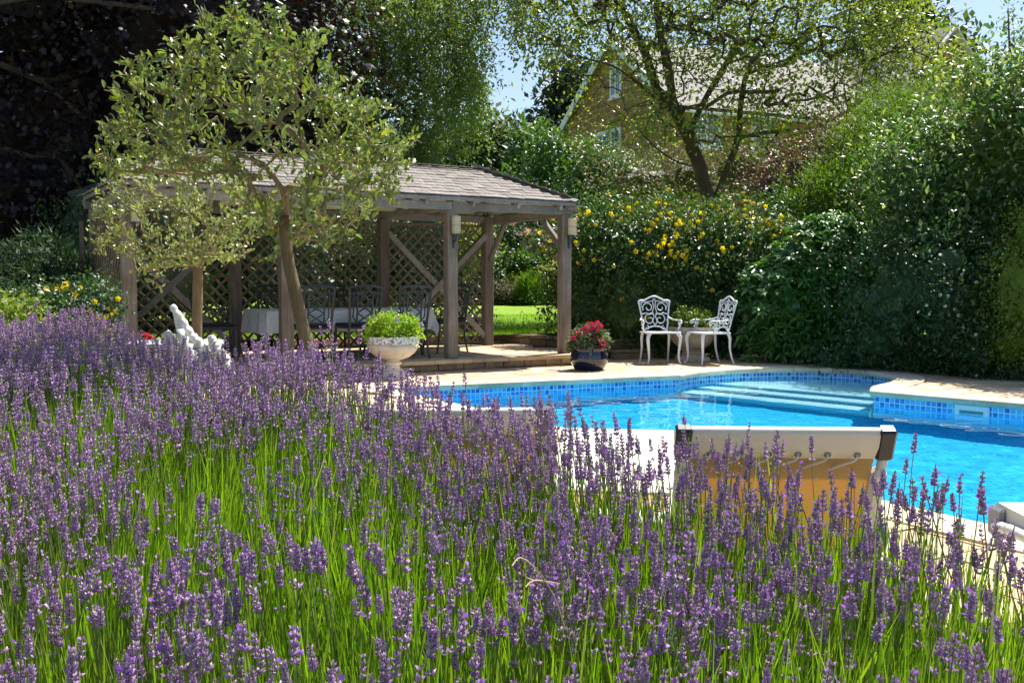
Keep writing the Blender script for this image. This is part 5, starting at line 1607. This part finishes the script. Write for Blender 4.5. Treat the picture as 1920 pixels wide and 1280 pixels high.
# ---- left of the pavilion
px_shrub('feathery_conifer', 'soft feathery green conifer at the left edge under the purple maple', [(75, 560, 13.0, .8, .6, .40), (70, 500, 13.1, .4, .5, .36), (130, 540, 12.8, .6, .5, .35), (0, 560, 12.5, .6, .5, .4)],
         M_conifer2, 800, 9, .2, (.08, .15), (BLADE[0] * np.array([.15, 1, 1]), BLADE_F), core=.8, up=.2, outw=.8, wild=.45, droop=.2, cat='conifer')
t_, P, Nn = px_shrub('yellow_flowered_bush', 'dark bush thick with yellow flowers above the far lavender', [(60, 600, 9.4, .42, .35, .24), (120, 590, 9.6, .4, .35, .27), (170, 585, 9.8, .3, .3, .3)], M_dark, 520, 8, .12, (.035, .06), LEAF2, core=.8)
flowers_on(t_, P, Nn, F_yel, 90, (.045, .065), sel=lambda P: P[:, 1] < 9.75)
px_shrub('lime_bush', 'pale lime green bush at the far left edge', [(10, 600, 8.6, .32, .3, .2), (-40, 610, 8.5, .3, .3, .25)], M_lime, 300, 8, .1, (.03, .05), LEAF2, core=.8)
# ---- seen through the trellis
bspec = [((780, 470, 18.4, 1.0, .7, 1.1), M_dark, 'dark shrub seen through the right trellis panel'), ((650, 520, 18.8, 1.0, .7, 1.0), M_mid, 'leafy green shrub seen through the middle trellis panel'), ((540, 500, 18.0, 1.1, .7, 1.3), M_dark, 'dark shrub behind the trellis left of the leaning trunk'),
         ((300, 480, 17.2, 1.2, .7, 1.5), M_dark, 'dark shrub behind the left trellis panel'), ((420, 480, 19.5, 1.2, .8, 1.3), M_dark, 'dark bush behind the trellis near the second trunk'), ((180, 520, 17.0, 1.0, .7, 1.2), M_dark, 'dark bush behind the left end of the pavilion'),
         ((240, 430, 18.4, 1.6, .9, 1.8), M_holm, 'very dark bush under the maple behind the pavilion'), ((840, 430, 21.5, .8, .7, .5), M_yel, 'golden bush showing yellow through the top of the trellis'), ((700, 470, 23.0, 1.4, .9, 1.1), M_mid, 'green bush further back behind the middle trellis')]
for (sp, mt, lb) in bspec:
    t_, P, Nn = px_shrub('garden_shrub', lb, [sp, (sp[0] + 25, sp[1] + 45, sp[2] - .2, sp[3] * .8, sp[4] * .9, sp[5] * .6)], mt, 330, 8, .3, (.06, .10), LEAF2, core=.78, group='shrubs behind the trellis')
    if mt is M_dark and sp[0] > 400: flowers_on(t_, P, Nn, F_rose, 9, (.06, .09))
px_shrub('box_plants', 'low dark leafy edging plants at the foot of the rear trellis', [(880, 615, 16.9, .5, .3, .30), (800, 620, 16.5, .5, .3, .3), (720, 625, 16.0, .5, .3, .3)], M_dark, 400, 8, .12, (.04, .06), LEAF2, core=.8)
# ---- far border beyond the lawn
t_, P, Nn = px_shrub('rose_bush', 'climbing rose with pale pink blooms on the far garden wall', [(990, 462, 32.4, .75, .4, .42), (955, 445, 32.5, .5, .4, .45), (1030, 470, 32.3, .4, .4, .35), (900, 430, 32.6, .5, .4, .5)], M_dark, 700, 8, .35, (.07, .11), LEAF2, core=.7)
flowers_on(t_, P, Nn, F_rose, 130, (.15, .26), lift=.06, sel=lambda P: P[:, 1] < 32.6)
px_shrub('dark_climber', 'dark hedge rising above the far garden wall', [(990, 410, 34.5, 1.6, .8, 1.0), (1060, 430, 34.2, 1.4, .8, 1.1), (900, 400, 35, 1.6, .8, 1.2), (830, 410, 35, 1.4, .8, 1.2)], M_dark, 700, 8, .45, (.1, .16), LEAF2, core=.84)
px_shrub('peony_bush', 'fresh green bush in front of the far pink roses', [(985, 500, 31.4, .48, .4, .30), (990, 520, 31.3, .4, .4, .25)], M_mid, 420, 8, .22, (.1, .17), LEAF4, core=.8)
px_shrub('grey_brown_bush', 'grey brown bushy shrub at the left of the far border', [(940, 550, 30.5, .36, .4, .28), (965, 555, 30.3, .33, .4, .22)], M_grey, 420, 8, .2, (.05, .09), LEAF2, core=.8)
px_shrub('green_grass_bush', 'bright green feathery bush in the middle of the far border', [(992, 546, 30.0, .25, .3, .36)], M_conifer, 420, 8, .15, (.15, .28), (BLADE[0] * np.array([.1, 1, 1]), BLADE_F), core=.8, up=.9, wild=.3)
px_shrub('golden_shrub', 'golden yellow shrub at the right of the far border', [(1025, 533, 30.4, .42, .4, .42), (1038, 515, 30.8, .32, .4, .25), (1060, 545, 30.2, .5, .4, .4), (970, 530, 30.9, .28, .3, .18)], M_yel, 620, 8, .22, (.07, .11), LEAF2, core=.8)
for px, Y, lb in ((880, 31, 'dark shrub at the left end of the far border'), (800, 30, 'dark far border shrub seen through the right trellis panel')):
    px_shrub('border_shrub', lb, [(px, 540, Y, 1.1, .7, .6), (px + 30, 500, Y + .5, .9, .7, .8)], M_dark, 260, 8, .4, (.09, .14), LEAF2, core=.82, group='shrubs of the far border')

# ---- plants in the pots
t_, P, Nn = shrub('bedding_plant', 'bright green leafy bedding plant filling the white urn', 'plant', [(ux, uy, .56, .29, .29, .19), (ux - .12, uy - .05, .55, .18, .18, .15), (ux + .15, uy, .55, .17, .17, .16)], M_parsley, 330, 8, .06, (.03, .048), ROUND, core=.78, up=.5, wild=.7)
for a, b_ in ((682, 613), (745, 600), (790, 608)):
    o = bpy.data.objects.new('flower', F_mau); C.objects.link(o); attach(o, t_); o.matrix_basis = Matrix.Translation(at(a, b_, uy - .28)) @ Matrix.Rotation(R(70), 4, 'X') @ Matrix.Scale(.055, 4)
shrub('trailing_plant', 'yellow green leafy plant growing in the fluted urn', 'plant', [(u2x, u2y, .57, .30, .28, .14), (u2x - .1, u2y - .1, .60, .2, .18, .14)], M_lime, 300, 8, .07, (.04, .06), LEAF2, core=.78, up=.5)
M_ger = leaf_mat('geranium_leaf', [(.07, .12, .04), (.12, .17, .07), (.17, .20, .10)], .5, .3, (1.3, 1.3, .6), .4)
t_, P, Nn = shrub('geranium', 'pink flowering geranium in the navy glazed pot', 'plant', [(bx_, by_, .36, .22, .21, .16), (bx_ + .08, by_ - .04, .40, .14, .13, .14), (bx_ - .12, by_ - .02, .35, .13, .13, .12)], M_ger, 170, 6, .07, (.05, .075), ROUND, core=.7, up=.6)
for a, b_, s_ in ((1075, 635, .09), (1083, 627, .08), (1098, 617, .10), (1108, 610, .10), (1116, 618, .11), (1120, 606, .08), (1126, 612, .08), (1104, 625, .10), (1122, 640, .11), (1130, 645, .11), (1084, 643, .07), (1108, 633, .09), (1126, 652, .08), (1092, 620, .08)):
    o = bpy.data.objects.new('flower_head', F_ger); C.objects.link(o); attach(o, t_); o.matrix_basis = Matrix.Translation(at(a, b_, by_ - .17)) @ Matrix.Rotation(R(40), 4, 'X') @ Matrix.Scale(s_, 4)
sm = MB()
for a, b_ in ((1120, 606), (1126, 612), (1083, 627), (1075, 635)):
    p = at(a, b_, by_ - .17); sm.add(*tube(catmull([(bx_, by_, .3), (p[0] * .6 + bx_ * .4, by_ - .1, .4), p], 4), .005, 5))
sm.build('flower_stalks', bark('green_stalk', (.08, .12, .03), (.15, .18, .06)), t_)
t_ = thing('pink_geranium', 'pink geranium blooms beside the white fountain basin', 'plant', at(280, 660, 7.2))
for a, b_, s_ in ((272, 634, .06), (279, 638, .055), (275, 641, .05), (337, 646, .05), (342, 648, .045)):
    o = bpy.data.objects.new('flower_head', F_ger); C.objects.link(o); attach(o, t_); o.matrix_basis = Matrix.Translation(at(a, b_, 7.25)) @ Matrix.Rotation(R(50), 4, 'X') @ Matrix.Scale(s_ * 1.5, 4)
mb = MB(); Q = np.array([at(rng.uniform(262, 350), rng.uniform(646, 700), 7.3) for _ in range(60)]); leaf_cloud(mb, Q, unit(rnd(60) + [0, 0, .6]), 6, .08, (.05, .07), ROUND); o = mb.build('foliage', M_ger, t_); o['kind'] = 'stuff'
# ================================================================== LAVENDER
EDGE = np.array([(-400, 5.9, 1.00), (-150, 5.6, .98), (0, 5.3, .93), (100, 5.1, .985), (170, 4.9, 1.00), (230, 4.6, .97), (290, 4.2, .90), (400, 3.8, .895), (500, 3.6, .935), (600, 3.4, .945), (680, 3.2, .925), (760, 3.05, .87), (830, 2.95, .82),
                 (950, 2.85, .785), (1100, 2.75, .775), (1250, 2.6, .74), (1400, 2.42, .735), (1600, 2.28, .73), (1720, 2.18, .72), (1800, 2.08, .715), (1900, 1.98, .68), (2100, 1.85, .65)])
NEAR_D, NEAR_Z = 1.15, .58
def bed_top(x, y):
    px = 960 + FPX * x / np.maximum(y, .3)
    df = np.interp(px, EDGE[:, 0], EDGE[:, 1]); zf = np.interp(px, EDGE[:, 0], EDGE[:, 2])
    s = np.clip((y - NEAR_D) / (df - NEAR_D), 0, 1.15)
    z = NEAR_Z + (zf - NEAR_Z) * s ** .85
    return z, s, df
bed_root = thing('lavender_bed', 'broad bed of purple lavender in flower filling the foreground', 'lavender')
m_stem = leaf_mat('lavender_stem', [(.17, .23, .05), (.24, .30, .08), (.30, .35, .14)], .5, .3, (1.2, 1.3, .6), .3)
m_blade = leaf_mat('lavender_leaf', [(.05, .10, .012), (.11, .22, .014), (.19, .33, .02), (.29, .43, .03), (.21, .26, .09)], .42, .48, (1.25, 1.4, .45), .4)
m_calyx = leaf_mat('lavender_calyx', [(.30, .15, .35), (.44, .25, .50), (.57, .36, .62), (.58, .45, .56), (.48, .25, .57)], .55, .28, (1.25, 1.0, 1.35), .35)
m_petal = leaf_mat('lavender_petal', [(.34, .11, .60), (.42, .16, .70), (.48, .24, .74)], .5, .35, (1.1, .9, 1.2), .3)
m_dry = leaf_mat('lavender_calyx_pale', [(.40, .33, .40), (.48, .40, .46), (.38, .36, .28)], .6, .28, (1.2, 1.1, 1.1), .3)
LAVM = [m_stem, m_calyx, m_petal, m_dry]
BUD4 = (np.array([[0, 0, 0], [.30, .42, .0], [0, .46, .28], [-.30, .42, 0], [0, .44, -.26], [0, 1, .08]]), np.array([[0, 1, 2], [0, 2, 3], [0, 3, 4], [0, 4, 1], [1, 5, 2], [2, 5, 3], [3, 5, 4], [4, 5, 1]]))
BUD3 = (np.array([[0, 0, 0], [.28, .45, -.12], [0, .5, .28], [-.28, .45, -.12], [0, 1, .05]]), np.array([[0, 1, 2], [0, 2, 3], [0, 3, 1], [1, 4, 2], [2, 4, 3], [3, 4, 1]]))
PET = (np.array([[0, 0, 0], [.5, .6, .1], [.25, 1.0, .3], [-.25, 1.0, .3], [-.5, .6, .1]]), np.array([[0, 1, 2], [0, 2, 3], [0, 3, 4]]))
def spike(lod, seed, stem_len=.62):
    r_ = np.random.default_rng(seed); mb = MB()
    bend = r_.normal(size=2) * .06
    zs = np.linspace(-stem_len, .055, 5 if lod else 7); q = (zs / stem_len) ** 2
    mb.add(*tube(np.stack([bend[0] * q, bend[1] * q, zs], 1), np.linspace(.0022, .0014, len(zs)), 4 if lod < 2 else 3, cap=False), 0)
    nw = r_.integers(4, 7) if lod < 2 else r_.integers(4, 6)
    L_ = r_.uniform(.028, .056); bud = BUD4 if lod == 0 else BUD3
    lev = list(np.linspace(0, L_, nw))
    if r_.random() < .55: lev = [-.028 - r_.uniform(0, .02)] + lev
    open_ = r_.random() < .3
    for i, z in enumerate(lev):
        f_ = (i + .5) / len(lev); k = {0: 9, 1: 7, 2: 5}[lod]
        if z < 0: k = max(3, k - 4)
        if f_ > .85: k = max(4, k - 3)
        a = r_.uniform(0, 6.28) + np.arange(k) * 2 * PI / k + r_.normal(size=k) * .25
        el = r_.uniform(.30, .80, k) + f_ * .45
        d = np.stack([np.cos(a) * np.cos(el), np.sin(a) * np.cos(el), np.sin(el)], 1)
        pos = np.stack([np.cos(a) * .0015, np.sin(a) * .0015, np.full(k, z) + r_.normal(size=k) * .0015], 1)
        s = r_.uniform(.0105, .0150, k) * (1.0 - .25 * f_)
        if lod == 2: s = s * 1.2
        mi = np.where(r_.random(k) < .22, 3, 1)
        for mm in (1, 3):
            w = mi == mm
            if w.any(): scat(mb, bud[0], bud[1], pos[w], frames(d[w], np.stack([-np.cos(a[w]), -np.sin(a[w]), np.full(w.sum(), .6)], 1)), s[w], mm)
        if open_ and r_.random() < .4:
            w = r_.integers(0, k); scat(mb, PET[0], PET[1], (pos + d * .007)[[w]], frames(d[[w]], rng.normal(size=(1, 3))), np.array([.0105]), 2)
    return mb
P0 = [spike(0, 100 + i) for i in range(12)]
P1 = [spike(1, 200 + i) for i in range(14)]
P2 = [spike(2, 300 + i) for i in range(14)]
# where the stems stand
cand = []
N_TRY = 110000
x = rng.uniform(-3.6, 1.4, N_TRY); y = rng.uniform(NEAR_D - .1, 5.9, N_TRY)
z, s, df = bed_top(x, y)
px = 960 + FPX * x / y
ok = (s <= 1.0) & (px > -260) & (px < 2080) & (s > 0)
x, y, z, s, df, px = [v[ok] for v in (x, y, z, s, df, px)]
# crowns of each plant carry most of the flowers; leafy gaps between
GAPS = [(400, 850, 230, 95), (600, 900, 170, 70), (110, 735, 170, 48), (250, 960, 150, 60), (780, 980, 160, 60), (1560, 1190, 330, 90), (1150, 1180, 200, 70), (560, 1120, 160, 60), (150, 1180, 140, 70), (860, 1240, 200, 50), (1820, 1120, 140, 80)]
GW = []                                     # leafy gaps between the plants, on the bed's surface
for ga, gb_, grx, gry in GAPS:
    lo = hi = None
    best = None
    for dd in np.linspace(1.2, 5.5, 300):
        xx = (ga - 960) / FPX * dd; zz = bed_top(np.array([xx]), np.array([dd]))[0][0]
        yy = 640 - FPX * ((np.array([xx, dd, zz]) - CAMP) @ _up) / ((np.array([xx, dd, zz]) - CAMP) @ _fw)
        if abs(yy - gb_) < 12 and best is None: best = dd
    if best is None: continue
    slope = best ** 2 / (FPX * .55)
    GW.append(((ga - 960) / FPX * best, best, grx / FPX * best, gry * slope * .8))
def gap(x, y):
    g_ = 0
    for cx, cy, rx, ry in GW:
        g_ = np.maximum(g_, np.exp(-((((x - cx) / rx) ** 2 + ((y - cy) / ry) ** 2)) ** 1.5))
    return g_
dens = .62 + .38 * hnoise(np.stack([x, y, 0 * x], 1), 3.1, 2) + .15 * hnoise(np.stack([x, y, 0 * x], 1), 8, 5)
dens = dens * (1 - .93 * gap(x, y)) + np.where(px < 1150, .35, 0) * (s > .88) + .25 * ((px > 1290) & (px < 1800) & (s > .45) & (s < .82)) - .10 * ((px > 1290) & (px < 1680) & (s > .82)) - .45 * ((px > 1060) & (px < 1270) & (s > .8))
keep = rng.random(len(x)) < np.clip(dens, .04, 1)
x, y, z, s, px = [v[keep] for v in (x, y, z, s, px)]
NSP = 5900
if len(x) > NSP:
    w = rng.choice(len(x), NSP, replace=False); x, y, z, s, px = [v[w] for v in (x, y, z, s, px)]
mound = .035 * hnoise(np.stack([x, y, 0 * x], 1), 2.6, 9)
ht = z + mound + rng.normal(size=len(x)) * .035 - .05 + np.where(rng.random(len(x)) < .03, .05, 0)
lean = np.stack([rng.normal(size=len(x)) * .11 + .06 * hnoise(np.stack([x, y, 0 * x], 1), 2.2, 4), rng.normal(size=len(x)) * .10 - .03, np.ones(len(x))], 1)
# stems on the far right lean less; lone tall ones against the water
pos = np.stack([x, y, ht], 1)
extra = np.array([at(a, b_, Y) for a, b_, Y in ((1713, 830, 1.95), (1752, 890, 1.9), (1800, 905, 1.9), (1845, 945, 1.85), (1522, 830, 2.15), (1458, 850, 2.1), (1435, 842, 2.2), (1180, 800, 2.5), (1155, 800, 2.5), (1012, 750, 2.75), (1027, 775, 2.7), (1068, 770, 2.7), (925, 765, 2.85), (965, 790, 2.6), (785, 722, 3.0), (820, 735, 2.9), (845, 745, 2.9), (868, 755, 2.9))]) - [0, 0, .02]
pos = np.concatenate([pos, extra]); lean = np.concatenate([lean, np.tile([[.02, 0, 1.0]], (len(extra), 1)) + rnd(len(extra)) * .04])
n = len(pos)
zax = unit(lean); yax = frames(np.cross(zax, unit(rnd(n))), zax)[:, :, 1]; yax = unit(yax - zax * (yax * zax).sum(1, keepdims=True)); xax = np.cross(yax, zax)
FRM = np.stack([xax, yax, zax], 2); SC = rng.uniform(.56, .92, n)
dist = np.linalg.norm(pos - CAMP, axis=1)
# in view: in front, inside the frame
pc = pos - CAMP; dep = pc @ _fw; ppx = 960 + FPX * (pc @ _rt) / dep; ppy = 640 - FPX * (pc @ _up) / dep
inview = (ppx > 0) & (ppx < 1920) & (ppy > 0) & (ppy < 1290)
score = dist + np.where(inview, 0, 10); score[-len(extra):] = 0
order = np.argsort(score); near = order[:300]; farr = order[300:]
stem_mesh = [p.mesh('flower_stem', LAVM) for p in P0]
for i in near:
    o = bpy.data.objects.new('flower_stem', stem_mesh[int(rng.integers(0, len(stem_mesh)))]); C.objects.link(o); attach(o, bed_root)
    M = Matrix(FRM[i].tolist()).to_4x4(); M.translation = pos[i]; o.matrix_basis = M @ Matrix.Scale(SC[i], 4)
def proto_arrays(mb):
    V = np.concatenate(mb.v); tri = []; mi = []
    o_ = 0
    for lv, lt, mm in zip(mb.lv, mb.lt, mb.mi):
        k = 0
        for c, m_ in zip(lt, mm):
            f = lv[k:k + c]; k += c
            for q in range(1, c - 1): tri.append((f[0], f[q], f[q + 1])); mi.append(m_)
    return V, np.array(tri), np.array(mi, dtype=np.int32)
A1 = [proto_arrays(p) for p in P1]; A2 = [proto_arrays(p) for p in P2]
mb = MB()
ch = rng.integers(0, 14, len(farr)); isfar = dist[farr] > 2.6
for k in range(14):
    for A, w in ((A1, (ch == k) & ~isfar), (A2, (ch == k) & isfar)):
        ids = farr[w]
        if len(ids): scat(mb, A[k][0], A[k][1], pos[ids], FRM[ids], SC[ids], A[k][2])
o = mb.build('flower_mass', LAVM, bed_root); o['kind'] = 'stuff'
# leafy stems below the flowers
NB = 52000
x = rng.uniform(-3.6, 1.4, NB * 2); y = rng.uniform(NEAR_D - .1, 5.9, NB * 2)
z, s, df = bed_top(x, y); px = 960 + FPX * x / y
ok = (s < .985) & (px > -260) & (px < 2080) & (s > -.01)
x, y, z, px = [v[ok] for v in (x, y, z, px)]
n = len(x)
ln = rng.uniform(.22, .40, n)
zb = z - .11 - ln + rng.normal(size=n) * .045 + .05 * gap(x, y) + .03 * (px > 1150)
ldir = unit(np.stack([rng.normal(size=n) * .16 + .16 * hnoise(np.stack([x, y, 0 * x], 1), 2.4, 6), rng.normal(size=n) * .14, np.ones(n)], 1))
mb = MB(); scat(mb, BLADE[0], BLADE_F, np.stack([x, y, zb], 1), frames(ldir, rnd(n)), np.stack([rng.uniform(.003, .0075, n), ln, ln * .35], 1))
o = mb.build('leafy_stems', m_blade, bed_root); o['kind'] = 'stuff'
# earth of the bed
V = []; F = []
pxs = np.linspace(-420, 2200, 60); ds = np.linspace(0, 1, 26)
for a in pxs:
    t_ = (a - 960) / FPX; dfar = np.interp(a, EDGE[:, 0], EDGE[:, 1])
    for q in ds:
        d_ = .35 + (dfar + .12 - .35) * q; zz, ss, _ = bed_top(np.array([t_ * d_]), np.array([d_]))
        e = min(1, (1 - q) * 9)
        V.append((t_ * d_, d_, max((zz[0] - .55) * e, .012) + .012 * math.sin(a * .05 + q * 30)))
k = len(ds)
for i in range(len(pxs) - 1):
    for j in range(k - 1): F.append((i * k + j, (i + 1) * k + j, (i + 1) * k + j + 1, i * k + j + 1))
MB().add(V, F).build('earth', soil, bed_root, smooth=True)
# a few dry grass stalks arching over the flowers
dry = plain('dry_straw', (.45, .32, .16), .7)
ds_ = thing('dry_grass', 'dry straw coloured grass stalks arching among the nearest lavender', 'grass', at(1000, 1200, 1.5))
for a in (((960, 1060), (975, 1045), (1000, 1062), (1020, 1092)), ((985, 1100), (1000, 1088), (1030, 1090), (1050, 1094)), ((1060, 1180), (1040, 1120), (1010, 1070), (985, 1045)), ((970, 1050), (985, 1080), (1005, 1090), (1012, 1110))):
    P = catmull([at(p, q, 1.5 + .02 * i) for i, (p, q) in enumerate(a)], 5); MB().add(*tube(P, np.linspace(.0014, .0006, len(P)), 4)).build('stalk', dry, ds_)
